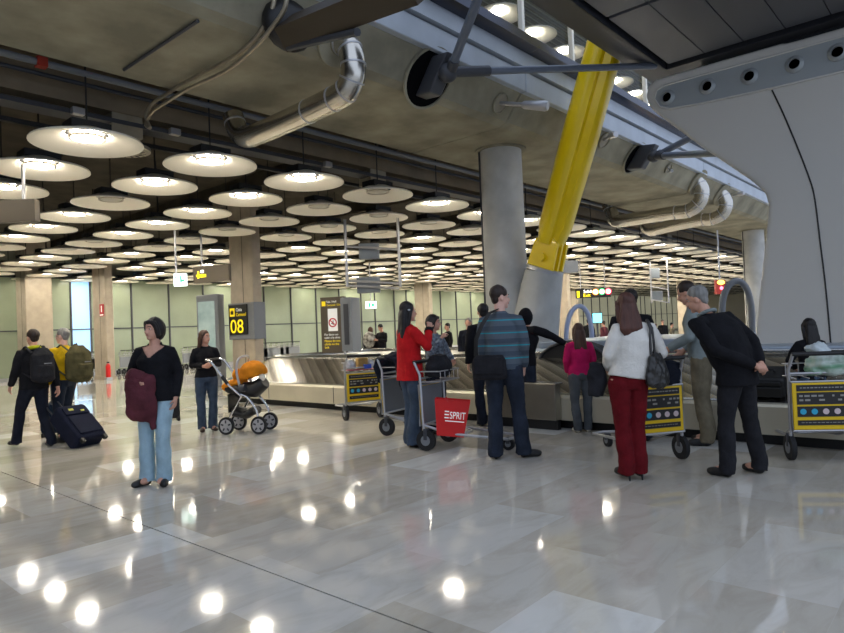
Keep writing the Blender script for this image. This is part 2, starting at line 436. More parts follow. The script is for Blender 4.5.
for k, px in enumerate((72, 168, 320)):
    p = ony(px, 106+(px-72)*.15, yt); 
    MB().box((p.x, yt-.2, 4.62), (.16,.1,.1)).build('junction_box', M_alu, None, bevel=.01, label='small pale junction box on the cable tray, %s from the left' % ordn(k+1), category='junction box', group='junction boxes on the tray')
for k, (px, py) in enumerate([(122,112),(372,165),(665,230)]):
    p = ony(px, py, YB+.2)
    MB().box((p.x, YB+.2, 4.60), (.45,.36,.34)).build('beam_hanger_box', M_duct, None, bevel=.01, label='square metal hanger box under the sand beam, %s from the left' % ordn(k+1), category='bracket', group='hanger boxes on the beam')

# steel pipes bending out of the fascia -------------------------------------
def fascia(px, py):
    # point on the inclined fascia plane
    n = V((0, -(ZT-ZS-.06), -(YF-.02-YT))).normalized(); a = V((0, YF-.02, ZS+.06))+n*.012; d = ray(px, py)
    return EYE + d*((a-EYE).dot(n)/d.dot(n)), n
NF = fascia(400,60)[1]
def smoothpath(P, k=6):
    out = []
    for i in range(len(P)-1):
        p0 = P[max(i-1,0)]; p1 = P[i]; p2 = P[i+1]; p3 = P[min(i+2,len(P)-1)]
        for t in range(k):
            t /= k
            out.append(.5*((2*p1)+(p2-p0)*t+(2*p0-5*p1+4*p2-p3)*t*t+(3*p1-p0-3*p2+p3)*t**3))
    return out+[P[-1]]
M_duct2 = mat('spiral_duct', srgb(205,200,190), .25, 1.0)
def bent_duct(pix, rad, label):
    p0, n = fascia(*pix[0]); P = [p0] + [onx(a, b, p0.x+.0) for a, b in pix[1:]]
    # end rises up behind the soffit
    t = thing('bent_steel_duct', label, 'duct', p0, 0, 'bent steel ducts')
    loc = [p-p0 for p in smoothpath(P)]
    MB().tube(loc, rad, 20).build('duct', M_duct2, t, smooth=50)
    rg = MB(); 
    for i in list(range(3, len(loc)//2+4, 5)) + [len(loc)-4]:
        if i+1 < len(loc):
            d = (loc[i+1]-loc[i]).normalized(); rg.tube([loc[i]-d*.012, loc[i]+d*.012], rad*1.04, 20)
    rg.build('seam_rings', M_alu, t, smooth=30)['kind'] = 'stuff'
    q = NF.to_track_quat('Z','Y').to_matrix()
    MB().lathe([(rad*1.0,.0),(rad*1.9,.0),(rad*2.0,.02),(rad*1.95,.05),(rad*1.0,.05)], 28, (0,0,0), rot=q).build('opening_collar', M_conc, t, smooth=30)
    return t
bent_duct([(338,42),(348,46),(353,62),(352,80),(344,93),(326,103),(290,120),(262,132),(246,137),(238,131),(233,116)], .155, 'shiny bent steel duct leaving the concrete beam at upper left centre')
bent_duct([(697,182),(702,190),(699,203),(688,211),(672,213),(640,218),(617,221),(612,214),(608,204)], .19, 'upper of the two bent steel ducts left of the white pylon')
bent_duct([(721,194),(726,202),(723,213),(712,219),(700,220),(670,226),(650,230),(644,222),(641,215)], .19, 'lower of the two bent steel ducts left of the white pylon')
# twin conduits top left
pz = onz(200,76,4.78); 
t = thing('twin_conduit', 'pair of thin steel conduits swooping down to the cable tray at upper left', 'conduit', pz)
for k, off in enumerate((0, 8)):
    pts = [(275+off*1.5,-8),(272+off*1.5,10),(262+off,30),(248+off,46),(225+off*.4,62+off),(190,80+off),(165,95+off),(152,104+off),(146,116+off),(150,128)]
    MB().tube(smoothpath([onx(a,b,pz.x)-pz for a,b in pts]), .026, 10).build('conduit', M_duct, t, smooth=40)
# thin wall conduit on the soffit
a, b = onz(124,70,ZS-.03), onz(198,21,ZS-.03)
MB().tube([a,b], .02, 6).build('soffit_conduit', M_dgrey, label='thin straight conduit fixed across the concrete soffit at upper left', category='conduit')

# bracket + rods ------------------------------------------------------------
M_rod = mat('rod_grey', srgb(104,112,126), .45, .3)
def round_recess(name, label, cat, px, py, rad, arm=False, group=None):
    p, n = fascia(px, py); t = thing(name, label, cat, p, 0, group)
    q = NF.to_track_quat('Z','Y').to_matrix()
    MB().lathe([(0,.012),(rad*.97,.012),(rad*.97,.0)], 32, rot=q).build('round_plate', M_rec if not arm else M_dif, t, smooth=30)  # bracket disc is flat, its black paints the hole's depth; spotlights get a grey plate
    MB().lathe([(rad*.94,.0),(rad*.94,.035),(rad*1.02,.035),(rad*1.02,.0),(rad*.94,.0)], 32, rot=q).build('rim', M_conc, t, smooth=30)
    return t, p, q
t, p0, q = round_recess('tie_rod_bracket', 'dark steel bracket in a round recess where the grey rods meet', 'bracket', 428, 78, .45, group='tie rod brackets')
J = atd(450, 72, (p0-EYE).dot(FH)-.35)
w = J-p0
MB().prism([q @ V((-.13,-.3,.02)), q @ V((.13,-.3,.02)), q @ V((.13,.3,.02)), q @ V((-.13,.3,.02))], w*.72).build('bracket_arm', M_dgrey, t, bevel=.03)
MB().ell(w*.9, (.14,.14,.14)).build('knuckle', M_dgrey, t, smooth=60)
YCAN = 0
t = thing('tie_rod', 'grey round steel rod running right from the bracket to the dark canopy', 'tie rod', J, 0, 'grey steel tie rods')
E1 = onz(655,66,5.75)
e = E1-J; MB().tube([e*.06, e], .055, 14).build('rod', M_rod, t, smooth=50); MB().tube([V((0,0,0)), e*.16], .075, 14).build('sleeve', M_dgrey, t, smooth=50)
t = thing('tie_rod', 'grey round steel rod rising steeply to the top edge above the bracket', 'tie rod', J, 0, 'grey steel tie rods')
E2 = atd(486,-22,(J-EYE).dot(FH)-1.2)
e = E2-J; MB().tube([e*.06, e*1.6], .062, 14).build('rod', M_rod, t, smooth=50); MB().tube([V((0,0,0)), e*.14], .08, 14).build('sleeve', M_dgrey, t, smooth=50)
t, p0, q = round_recess('tie_rod_bracket', 'smaller dark rod bracket right of the yellow strut', 'bracket', 634, 158, .38, group='tie rod brackets')
J = atd(656,156,(p0-EYE).dot(FH)-.4); w = J-p0
MB().prism([q @ V((-.13,-.3,.02)), q @ V((.13,-.3,.02)), q @ V((.13,.3,.02)), q @ V((-.13,.3,.02))], w*.72).build('bracket_arm', M_dgrey, t, bevel=.03)
MB().ell(w*.9, (.14,.14,.14)).build('knuckle', M_dgrey, t, smooth=60)
for lb, px, py, dd in (('upper grey rod right of the yellow strut, running up behind the pylon', 690,138,-.8), ('lower grey rod right of the yellow strut, nearly level', 716,153,-2.5)):
    t = thing('tie_rod', lb, 'tie rod', J, 0, 'grey steel tie rods'); e = atd(px,py,(J-EYE).dot(FH)+dd)-J
    MB().tube([V((0,0,0)), e*1.3], .07, 12).build('rod', M_rod, t, smooth=50); MB().tube([V((0,0,0)), e*.16], .09, 12).build('sleeve', M_dgrey, t, smooth=50)
# arm spotlights on round plates
def spot(px, py, rad, lb, dx, dy, s=1):
    t, p0, q = round_recess('arm_spotlight', lb, 'spotlight', px, py, rad, True, 'arm spotlights on the beam')
    D = (p0-EYE).dot(FH); a = atd(px+dx*.45,py+dy*.6,D-.3)-p0; b = atd(px+dx,py+dy,D-.5)-p0
    MB().tube([V((0,0,0)), a*.6, a], .035*s, 10).build('arm', M_alu, t, smooth=40)
    d = (b-a).normalized(); MB().tube([a, a+d*.05, b-d*.05, b], [.04*s,.065*s,.085*s,.07*s], 16).build('lamp_head', M_alu, t, smooth=40)
spot(500, 103, .17, 'white arm spotlight left of the yellow strut', 48, 3)
spot(604, 140, .17, 'arm spotlight just right of the yellow strut', 12, -6, .9)
spot(668, 168, .13, 'small oval opening with a stub arm between strut and ducts', 4, 3, .5)
spot(730, 197, .14, 'small arm spotlight beside the two bent ducts', 14, -4, .8)
# dark truss at the top left
t = thing('dark_steel_outrigger', 'dark steel outrigger beam reaching off the top edge at upper left', 'steel beam', (0,0,0))
pA, n = fascia(283,30); D = (pA-EYE).dot(FH)
a = atd(288,34,D-.15); b = atd(420,-18,D-2.2)
dv = (b-a); MB().tube([a, a+dv*.5, b], [.2,.19,.18], 4, lat=(0,0,1)).build('beam', mat('bronze_paint', srgb(62,52,40), .55, .3), t)
MB().tube([a+V((0,0,-.16)), a+dv*.6+V((0,0,-.24))], .04, 8).build('lower_flange', M_dgrey, t)
MB().ell(pA+V((0,-.1,.02)), (.34,.2,.30)).build('bracket', M_black, t, smooth=60)
a2 = atd(228,-2,D); 
MB().box(a2, (.5,.3,.12)).build('junction_box', M_alu, None, bevel=.02, label='pale square box on the soffit at the top left', category='junction box')

# canopy at upper right ------------------------------------------------------
ZK = 5.75
K = onz(652,83,ZK); print('canopy corner', K)
m = MB(); f1 = .42
m.span((5.2,K.y-f1,ZK), (K.x,K.y,ZK+.55)).span((K.x-f1,-1.6,ZK), (K.x,K.y-f1,ZK+.55)).span((5.2,-1.6,ZK+.3), (K.x,K.y,ZK+.5)).span((K.x-.12,-1.6,ZK-.3), (K.x+.02,K.y-.9,ZK+.02))
can = S(m.build('ceiling_canopy', mat('canopy_frame', srgb(64,66,72), .45, .4), bevel=.01, seg=1))
pn = MB(); xx = K.x-f1-.07
M_pan = mat('canopy_panels', srgb(96,99,108), .5, .3)
while xx > 7.5:
    yy = K.y-f1-.07
    while yy > -1.0:
        pn.span((xx-2.32,yy-.585,ZK+.06), (xx,yy,ZK+.12)); yy -= .6
    xx -= 2.4
pn.build('panels', M_pan, can)

# upper floor: railing, back wall, ceiling, discs
ZU = ZB2+.2
rl = thing('glass_railing', 'glass balustrade with white steel posts along the upper floor edge', 'railing', (0,YT+.15,ZU))
gl = MB(); 
x = -12.0; k = 0
posts = []
while x < 60: 
    gl.span((x+.06,-.006,.08), (x+1.74,.006,1.05)); posts.append(x); x += 1.8
gl.build('glass', M_glass, rl)
MB().tube([(-12,0,1.12),(60,0,1.12)], .025, 8).build('handrail', M_alu, rl, smooth=40)
for x in posts: MB().box((x,-.03,.6), (.08,.10,1.3)).build('post', M_white, rl, bevel=.008)
M_bam = mat('slatted_ceiling', srgb(168,170,148), .6)
S(MB().span((-30,YT+2,ZU+5.2), (92,YW+.5,ZU+5.4)).build('ceiling_upper', M_bam))
S(MB().span((-30,YW,5.8), (92,YW+.5,ZU+5.4)).build('wall_upper', mat('upper_wall', srgb(220,224,216), .6)))
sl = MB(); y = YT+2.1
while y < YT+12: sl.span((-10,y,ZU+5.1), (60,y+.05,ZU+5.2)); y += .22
S(sl.build('trim_5', mat('slat_olive', srgb(118,114,90), .6)))  # thin olive slats hung below the upper ceiling
for a in range(0, 20):
    for b in range(5):
        p = V((4+1.9*a, YT+2.6+1.8*b, ZU+4.2)); v = vis(p)
        if v is None or not (410 < v[0] < 730 and -90 < v[1] < 170): continue
        t = thing('upper_ceiling_disc', 'white disc above the upper floor, %s row from the railing, %s along' % (ordn(b+1), ordn(a+1)), 'ceiling lamp', p, 0, 'disc lamps of the upper floor')
        link('dish', me_dish, t); link('lamp', me_on, t)
# ================================================================== PYLON, STRUT, CAROUSEL, SIGNS
XP = 9.75
M_pod = mat('white_pylon_shell', srgb(204,201,194), .42, spec=.45, bump=.04, bs=90)
M_podg = mat('pylon_nozzle_band', srgb(160,165,166), .4, .25)
Q = lambda px, py: onx(px, py, XP)
top = [(645,96),(647,86),(656,78),(680,71),(740,54),(800,38),(846,25)]
bot = [(846,120)]
out = [Q(*p) for p in top]
d = (out[-1]-out[-2]).normalized()
far = out[-1]+V((0,-3.2,.55))
base = [Q(753,352), Q(758,300), Q(765,235), Q(768,205), Q(764,192), Q(750,180), Q(700,146), Q(658,115), Q(648,106)]
z0 = .95
poly = [V((0,p.y,p.z)) for p in out]+[V((0,far.y,far.z)), V((0,far.y,z0)), V((0,base[0].y,z0))]+[V((0,p.y,p.z)) for p in base]
by, bz = base[0].y, z0
pod = thing('air_diffuser_pylon', 'huge white moulded air pylon with a row of round nozzles, standing inside the carousel', 'air diffuser pylon', (XP, by, z0))
P = [p-V((0,by,z0)) for p in poly]
# the shell: outline with a swept body, face slightly crowned
shell = put(remeshed(MB().prism(P, (1.9,0,0)), .035, 14), 'shell', M_pod, pod)
# band with nozzles
def QQ(px, py, off=0): p = Q(px,py); return V((off, p.y-by, p.z-z0))
bt = [(655,99),(657,91),(664,86),(700,76),(770,57),(846,36)]; bb = [(846,71),(770,89),(700,104),(670,109),(660,107)]
band = [QQ(*p) for p in bt+bb]
MB().prism(band, (.1,0,0)).build('nozzle_band', M_podg, pod, bevel=.0, loc=(-.02,0,0))
rim = MB().tube([p+V((-.015,0,0)) for p in band], .016, 8, closed=True).build('band_rim', M_pod, pod, smooth=50)
for px, py in [(668,98),(708,87),(750,77),(795,65),(838,53)]:
    c = QQ(px, py, -.02); c.x = -.02
    q = V((-1,0,0)).to_track_quat('Z','Y').to_matrix()
    nz = MB().lathe([(.066,.0),(.11,.0),(.115,.02),(.10,.035),(.07,.05),(.066,.02),(.066,.0)], 28, c, rot=q).build('nozzle', M_podg, pod, smooth=30)
    MB().lathe([(0,.012),(.068,.012)], 24, c, rot=q).build('nozzle_opening', M_black, nz)
# seam line
sm = [QQ(p[0],p[1]) for p in [(772,90),(783,113),(797,146),(810,180),(815,200),(820,240),(826,290),(831,346)]]
MB().tube([V((-.001,p.y,p.z)) for p in smoothpath(sm,4)], .011, 6).build('panel_joint', M_black, pod)

# yellow strut ---------------------------------------------------------------
XS = 10.5
s0 = onx(545,268,XS); s1 = onx(608,38,XS); ax = (s1-s0); print('strut', s0, s1)
t = thing('yellow_strut', 'tall leaning bright yellow steel strut on a grey concrete stub', 'strut', s0)
a = ax.normalized(); L_ = ax.length*1.28
side = a.cross(V((1,0,0))).normalized()   # in the Y-Z plane
xv = V((1,0,0))
def ring(s, w, dpt, notch):
    # two-lobed section seen from outside: folded faces meeting in a re-entrant groove
    pts = [(.5,-.15),(.42,-.38),(.25,-.5),(-.05,-.5),(-.18,-.42),(-.21,-.3),(-.42,-.26),(-.5,-.15),(-.5,.15),(-.42,.26),(-.21,.3),(-.18,.42),(-.05,.5),(.25,.5),(.42,.38),(.5,.15)]
    # u along side, v along x
    return [a*s + side*(u*w) + xv*(v*dpt) for u, v in pts]
st = MB(); secs = [(.45,.42,.55),(.8,.56,.62),(2.5,.62,.62),(4.5,.60,.60),(L_,.48,.54)]
vs = []; 
for s, w_, dd in secs: vs += ring(s, w_, dd, 0)
n = 16; fs = [(i*n+j, i*n+(j+1) % n, (i+1)*n+(j+1) % n, (i+1)*n+j) for i in range(len(secs)-1) for j in range(n)]+[tuple(range(n))[::-1], tuple(range(len(vs)-n, len(vs)))]
st.add(vs, fs).build('shaft', M_yel, t, smooth=38)
hb = MB()
for off in (-.17, .0, .17):
    hb.prism([a*-.0+side*-.28+xv*(off-.03), a*-.0+side*.28+xv*(off-.03), a*.5+side*.25+xv*(off-.03), a*.65+xv*(off-.03), a*.5+side*-.24+xv*(off-.03)], (.06,0,0))
hb.build('hinge_plates', M_yel, t, bevel=.008)
MB().tube([a*.2+xv*-.27, a*.2+xv*.27], .08, 20).build('hinge_pin', M_yel, t, smooth=40)
MB().tube([a*-.06, a*.01], .36, 32).build('base_plate', M_alu, t, smooth=40)
# concrete stub under the strut: the column's own leaning branch
kb = V((10.5, 6.55, .9)); top_ = s0-a*.07
sb = MB().tube([kb, kb.lerp(top_,.5), top_], [.5,.42,.355], 40).build('strut_plinth', M_concc, None, smooth=40, label='leaning grey concrete stub that carries the yellow strut', category='concrete stub')
web = MB().prism([(10.38,6.9,.9),(10.38,6.9,2.35),(10.38,(kb.y+top_.y)/2,2.1),(10.38,kb.y,.9)], (.24,0,0)).build('web', M_concc, sb)

# carousel --------------------------------------------------------------------
XC0 = 7.65; XC1 = 13.35; YE = 13.9; YB0 = -5.0; RW = 1.15; RO = 1.6
def plate_mat():
    m = bpy.data.materials.new('carousel_plates'); m.use_nodes = True; nt = m.node_tree; L = nt.links; b = nt.nodes['Principled BSDF']
    b.inputs['Metallic'].default_value = .85; b.inputs['Roughness'].default_value = .2; b.inputs['Base Color'].default_value = srgb(190,184,170)+(1,)
    tc = nt.nodes.new('ShaderNodeTexCoord'); mp = nt.nodes.new('ShaderNodeMapping'); mp.inputs['Rotation'].default_value = (0,0,R_(32)); L.new(tc.outputs['Object'], mp.inputs[0])
    w = nt.nodes.new('ShaderNodeTexWave'); w.bands_direction = 'X'; w.wave_profile = 'SAW'; w.inputs['Scale'].default_value = 2.1; w.inputs['Distortion'].default_value = 0
    L.new(mp.outputs[0], w.inputs[0])
    bp = nt.nodes.new('ShaderNodeBump'); bp.inputs['Strength'].default_value = .55; bp.inputs['Distance'].default_value = .03; L.new(w.outputs['Fac'], bp.inputs['Height']); L.new(bp.outputs[0], b.inputs['Normal'])
    r = nt.nodes.new('ShaderNodeValToRGB'); L.new(w.outputs['Fac'], r.inputs[0]); r.color_ramp.elements[0].color = srgb(104,99,88)+(1,); r.color_ramp.elements[1].color = srgb(178,172,160)+(1,)  # dark-to-light ramp across each plate paints the bright bars of lamp reflections
    L.new(r.outputs[0], b.inputs['Base Color']); return m
M_plate = plate_mat()
def outline(inset):
    x0, x1, y1 = XC0+inset, XC1-inset, YE-inset; ro = max(RO-inset, .35); pts = []
    pts.append((x0, YB0))
    for k in range(11):
        a_ = math.pi - k*math.pi/20; pts.append((x0+ro+ro*math.cos(a_), y1-ro+ro*math.sin(a_)))
    for k in range(11):
        a_ = math.pi/2 - k*math.pi/20; pts.append((x1-ro+ro*math.cos(a_), y1-ro+ro*math.sin(a_)))
    pts.append((x1, YB0)); return pts
car = thing('baggage_carousel', 'long stainless steel baggage carousel with sloping overlapping plates', 'baggage carousel', (0,0,0))
def sweep(prof, name, m, smooth=30):
    vs = []; k = len(prof)
    rings = [outline(i) for i, z in prof]
    n = len(rings[0])
    for i in range(n):
        for j in range(k): vs.append((rings[j][i][0], rings[j][i][1], prof[j][1]))
    fs = [(i*k+j, i*k+(j+1) % k, (i+1)*k+(j+1) % k, (i+1)*k+j) for i in range(n-1) for j in range(k)]+[tuple(range(k)), tuple(range((n-1)*k, n*k))[::-1]]
    return MB().add(vs, fs).build(name, m, car, smooth=smooth)
sweep([(.12,0),(.12,.13),(.4,.13),(.4,0)], 'toe_kick', M_black)
sweep([(0,.12),(0,.42),(.02,.45),(.1,.45),(.1,.12)], 'skirt', mat('skirt_steel', srgb(206,198,176), .38, .45, var=.08, vs=2))
sweep([(.1,.40),(.1,.46),(.13,.475),(.16,.46),(.16,.4)], 'bumper_lip', M_steel)
sweep([(.16,.47),(1.12,.90),(1.12,.86),(.16,.42)], 'plates', M_plate)
sweep([(1.12,.3),(1.12,.93),(1.15,.95),(1.28,.95),(1.30,.93),(1.30,.3)], 'inner_rim', M_steel)
ol = outline(1.3); MB().prism([(x_,y_,.80) for x_, y_ in ol], (0,0,.08)).build('centre_deck', M_steelr, car)
for y_ in (11,9,7,5,3,1,-1): MB().box((XC0-.002,y_,.28), (.006,.012,.30)).build('skirt_joint', M_dgrey, car)
# raised core that carries the pylon and the stub
M_core = mat('core_blue_grey', srgb(150,162,176), .35, .3, var=.08, vs=2)
core = thing('carousel_core', 'blue-grey raised housing inside the carousel below the white pylon', 'carousel housing', (0,0,0))
MB().span((8.98,-5,.3), (12.0,5.7,1.02)).build('housing', M_core, core, bevel=.03)
MB().span((8.90,-5,.9), (12.08,5.78,.98)).build('ledge', M_steel, core, bevel=.01)
MB().span((9.2,1.8+1.0,1.02), (12.0,5.6,1.13)).build('top_board', M_core, core, bevel=.02)
# vertical guard panels in front of the core and the dark bag outlet
g = thing('bag_feed_hood', 'dark curved rubber bag outlet hood behind the girl in pink', 'bag outlet', (0,0,0))
hc = onx(572, 392, 8.7)
pts = [(8.75,hc.y+.62*math.cos(a_), .72+.42*math.sin(a_)) for a_ in [k*math.pi/10 for k in range(11)]]
MB().prism(pts, (.3,0,0)).build('hood', M_rub, g, bevel=.01)
MB().tube([(8.74,p[1],p[2]) for p in pts], .02, 8).build('hood_edge', M_dgrey, g, smooth=40)
yc = onx(598,385,8.6)
o = MB().lathe([(0,.0),(.19,.0),(.19,.012),(0,.012)], 32, rot=V((-1,0,.0)).to_track_quat('Z','Y').to_matrix()).build('caution_sticker', mat('ochre_sticker', srgb(200,165,40), .5), None, loc=(8.97,yc.y,.78), label='round ochre yellow sticker on the carousel core beside the girl in pink', category='sticker')
MB().lathe([(0,.013),(.10,.013)], 3, rot=V((-1,0,.0)).to_track_quat('Z','Y').to_matrix()).build('symbol', M_dgrey, o)

# guard box: steel vertical panels at x 517-558
ga, gb = onz(517,424,.0), onz(558,428,.0)
t = thing('steel_guard_box', 'upright brushed steel guard panel at the carousel edge beside the man in the striped sweater', 'guard panel', (7.5,(ga.y+gb.y)/2,0))
hh = abs(ga.y-gb.y)/2+.1
MB().span((0,-hh,.13), (.14,hh,.62)).build('panel', M_steelr, t, bevel=.01)
MB().span((.01,-hh-.01,.60), (.2,hh+.01,.63)).build('cap', M_steel, t, bevel=.005)
MB().span((.04,-hh,0), (.12,hh,.13)).build('plinth', M_black, t)

# arches ---------------------------------------------------------------------
def arch(p0, ptop, p1, D, rad, m, label):
    b = atd(*p0, D); t = thing('tubular_arch', label, 'arch', b)
    w_ = []
    for k in range(17):
        u = k/16; a_ = math.pi*(1-u)
        cx = (p0[0]+p1[0])/2+(p1[0]-p0[0])/2*math.cos(a_); base_ = p0[1]+(p1[1]-p0[1])*u
        w_.append(atd(cx, base_+(ptop-base_)*math.sin(a_)**.75, D)-b)
    MB().tube([V((w_[0].x,w_[0].y,-b.z+.9))]+w_+[V((w_[-1].x,w_[-1].y,-b.z+.9))], rad, 14).build('tube', m, t, smooth=50)
    return t
arch((566,345),306,(592,345),12.0,.045, mat('pale_blue_tube', srgb(176,186,212), .35, .2), 'pale blue tubular arch behind the girl in pink')
arch((722,312),281,(752,330),12.0,.06, M_grey, 'grey tubular arch beside the white pylon, above the black jacket')

# signs ------------------------------------------------------------------------
def sgn_board(name, label, cat, c, w_, h_, yaw, m, dep=.12, group=None):
    """board whose reading side is local -Y"""
    t = thing(name, label, cat, c, yaw, group)
    MB().box((0,0,0), (w_,dep,h_)).build('panel', m, t, bevel=.008)
    return t
RX = (R_(90),0,0)
# 08 on the column (face towards -Y side of the column at Y=16.05-.39)
cy = 16.05-.39
c = ony(241,319,cy-.12); 
cl = thing('column_sign_box', 'grey metal box around the stone column holding the black 08 sign', 'sign box', (10.5,16.05,c.z))
MB().box((0,0,-.05), (.40,1.30,1.05)).build('casing', M_grey, cl, bevel=.02)
sg = sgn_board('carousel_number_sign', 'black sign with yellow number 08 on the stone column', 'sign', (10.5-.22,16.05+.1,c.z), .93, .86, 0, mat('sign_black', srgb(22,20,18), .4), .03)
sg.rotation_euler = (0,0,R_(-90))
text('08', 'number', .56, mat('sign_yellow_bright', srgb(245,215,20), .5, emit=srgb(245,215,20), es=.5), sg, (-.40,-.02,-.38), RX, sx=1.25)
text('Cinta', 'lettering', .14, M_sw, sg, (-.08,-.02,.24), RX); text('Carousel', 'lettering', .14, M_sy, sg, (-.08,-.02,.10), RX)
ic = MB().box((-.27,-.018,.22), (.24,.012,.24)).build('bag_symbol', M_sy, sg)
MB().box((-.27,-.026,.205), (.14,.006,.10)).box((-.27,-.026,.265), (.06,.006,.03)).build('bag_shape', M_black, ic)
# the face that looks at the camera is the column's -X / -Y corner; poster light box beside it
D = 19.0
c = atd(211,331,D)
pb = thing('poster_light_box', 'tall grey framed light box with a pale blue-green poster left of the 08 column', 'light box', V((c.x,c.y,0)), R_(-90+10))
MB().box((0,0,1.35), (.95,.24,2.7)).build('casing', M_grey, pb, bevel=.03)
MB().box((-.03,-.122,1.45), (.72,.012,2.1)).build('poster', mat('poster_ice', srgb(150,165,160), .3, var=.35, vs=1.3, col2=srgb(92,112,112), emit=srgb(170,190,185), es=.25), pb)
# brown board with prohibition sign, standing on a post
c = atd(334,325,16.0)
bd = thing('brown_notice_board', 'dark brown notice board on posts with a white no-entry style pictogram and yellow text', 'notice board', V((c.x,c.y,0)), R_(-90+22))
MB().box((0,0,c.z), (.68,.10,1.40)).build('panel', M_brown, bd, bevel=.01)
MB().box((0,-.055,c.z+.13), (.26,.01,.56)).build('pictogram_plate', M_sw, bd)
rot = V((0,-1,0)).to_track_quat('Z','Y').to_matrix()
MB().lathe([(.085,0),(.115,0),(.115,.008),(.085,.008),(.085,0)], 32, (0,-.061,c.z+.06), rot=rot).box((0,-.066,c.z+.06), (.19,.006,.022), 0, Matrix.Rotation(R_(40),3,'Y')).build('prohibition_symbol', mat('sign_red', srgb(190,30,45), .5), bd)
MB().box((0.01,-.062,c.z+.06), (.02,.004,.12)).box((-.01,-.062,c.z+.04), (.07,.004,.02)).build('figure_symbol', M_black, bd)
MB().box((-.24,-.056,c.z+.54), (.10,.01,.12)).build('arrow_symbol', M_sy, bd)
text('Sala / Hall', 'lettering', .07, M_sw, bd, (-.16,-.056,c.z+.56), RX); text('Carousel / Cinta', 'lettering', .065, M_sy, bd, (-.16,-.056,c.z+.48), RX)
text('Por favor no\nsubir a la cinta', 'lettering', .075, M_sw, bd, (-.25,-.056,c.z-.26), RX); text('Please do not\nclimb on the\nbelt', 'lettering', .08, M_sy, bd, (-.25,-.056,c.z-.42), RX)
MB().box((.42,.1,c.z), (.30,.5,1.32)).build('side_box', M_grey, bd, bevel=.01)
MB().box((.42,-.16,c.z), (.12,.02,1.0)).build('dark_slot', M_dgrey, bd)
MB().tube([(.33,-.12,.0),(.33,-.12,c.z+.66)], .03, 10).build('post', M_alu, bd, smooth=40)
MB().tube([(.0,0,.0),(.0,0,c.z-.66)], .04, 10).build('post', M_alu, bd, smooth=40)
# dark sign top left with rod
c = atd(2,212,9.5)
t = thing('hanging_sign', 'blank dark back of a hanging sign at the left edge', 'hanging sign', c, R_(-48.5))
MB().box((0,0,0), (1.06,.14,.33)).build('panel', M_brown, t, bevel=.01)
MB().tube([(.33,0,.16),(.33,0,4.12-c.z)], .025, 10).build('rod', M_alu, t, smooth=40)
MB().tube([(-.4,0,.16),(-.4,0,4.12-c.z)], .025, 10).build('rod', M_alu, t, smooth=40)
# green exit sign + brown sign with yellow arrow
def hsign(px, py, D, w_, h_, yaw, m, name, label, rods=(0,), dep=.1, zt=4.12):
    c = atd(px, py, D); t = thing(name, label, 'hanging sign', c, R_(-48.5+yaw))
    MB().box((0,0,0), (w_,dep,h_)).build('panel', m, t, bevel=.006)
    for r_ in rods: MB().tube([(r_,0,h_/2),(r_,0,(zt or ZC)-c.z)], .025, 8).build('rod', M_alu, t, smooth=40)
    return t
M_exit = mat('exit_white', srgb(225,245,240), .4, emit=(.85,1,.97), es=1.2); M_eg = mat('exit_green', srgb(20,150,120), .5, emit=srgb(20,160,120), es=.7)
M_on = mat('lit_yellow', srgb(250,225,20), .5, emit=srgb(250,225,20), es=1.3); M_ow = mat('lit_white', (1,1,1), .5, emit=(1,1,.97), es=1.6)
t = hsign(180.5,280,15.5,.30,.30,0,M_exit,'exit_sign','small lit white sign with green running figure left of the 08 column',(-.1,))
MB().box((.03,-.053,.02), (.04,.006,.16)).box((.08,-.053,-.02), (.05,.006,.05)).box((.11,-.053,.06), (.02,.006,.14)).box((-.09,-.053,.06), (.04,.006,.04)).box((-.09,-.053,-.08),(.04,.006,.03)).build('figure_symbol', M_eg, t)
t = hsign(212,274,16.2,1.15,.42,-24,M_brown,'direction_sign','brown hanging direction sign with a yellow arrow partly behind the 08 column',(-.32,))
MB().box((-.40,-.056,0), (.05,.008,.18)).box((-.40,-.056,-.02), (.13,.008,.05)).box((-.24,-.056,-.03), (.18,.008,.07)).build('arrow_symbol', M_on, t); MB().box((-.27,-.056,.08), (.09,.008,.07)).build('white_symbol', M_ow, t)
t = hsign(371,305,25.0,.42,.28,0,M_exit,'exit_sign','tiny lit green and white exit sign above the distant couple',(0,))
MB().box((-.06,-.053,.0), (.08,.006,.16)).box((.08,-.053,0), (.09,.006,.12)).build('figure_symbol', M_eg, t)
t = hsign(565,267,21.0,.85,.4,0,M_grey,'hanging_sign','small plain grey hanging box just right of the yellow strut base',(-.05,))
t = hsign(593,293,27.0,1.45,.40,-6,mat('sign_black', srgb(22,20,18)),'direction_sign','far lit sign strip with yellow text and three coloured round symbols',(-.5,.5))
text('Salida', 'lettering', .18, M_ow, t, (-.40,-.056,.02), RX); text('Exit', 'lettering', .2, M_on, t, (-.42,-.056,-.15), RX)
MB().box((-.62,-.056,-.03), (.1,.008,.26)).build('arrow_symbol', M_on, t)
for k, cc in enumerate(((230,150,60),(60,190,110),(230,60,90))):
    s_ = MB().lathe([(0,0),(.14,0),(.14,.01),(0,.01)], 20, (.1+.26*k,-.054,.04), rot=rot).build('round_symbol', mat('ring_%d' % k, srgb(*cc), .5, emit=srgb(*cc), es=1), t)
    MB().lathe([(0,.011),(.09,.011)], 16, (.1+.26*k,-.054,.04), rot=rot).build('symbol_centre', M_ow, s_)
t = hsign(720,287,20,.29,.44,0,mat('beacon_red_box', srgb(120,25,20), .4, emit=(.5,.05,.03), es=.3),'signal_lamp','small red and yellow signal lamp box left of the grey arch',(0,),.14)
MB().ell((0,-.08,.14), (.12,.03,.07)).build('yellow_lens', mat('lens_y', srgb(255,230,60), .4, emit=(1,.8,.1), es=2.5), t, smooth=60)
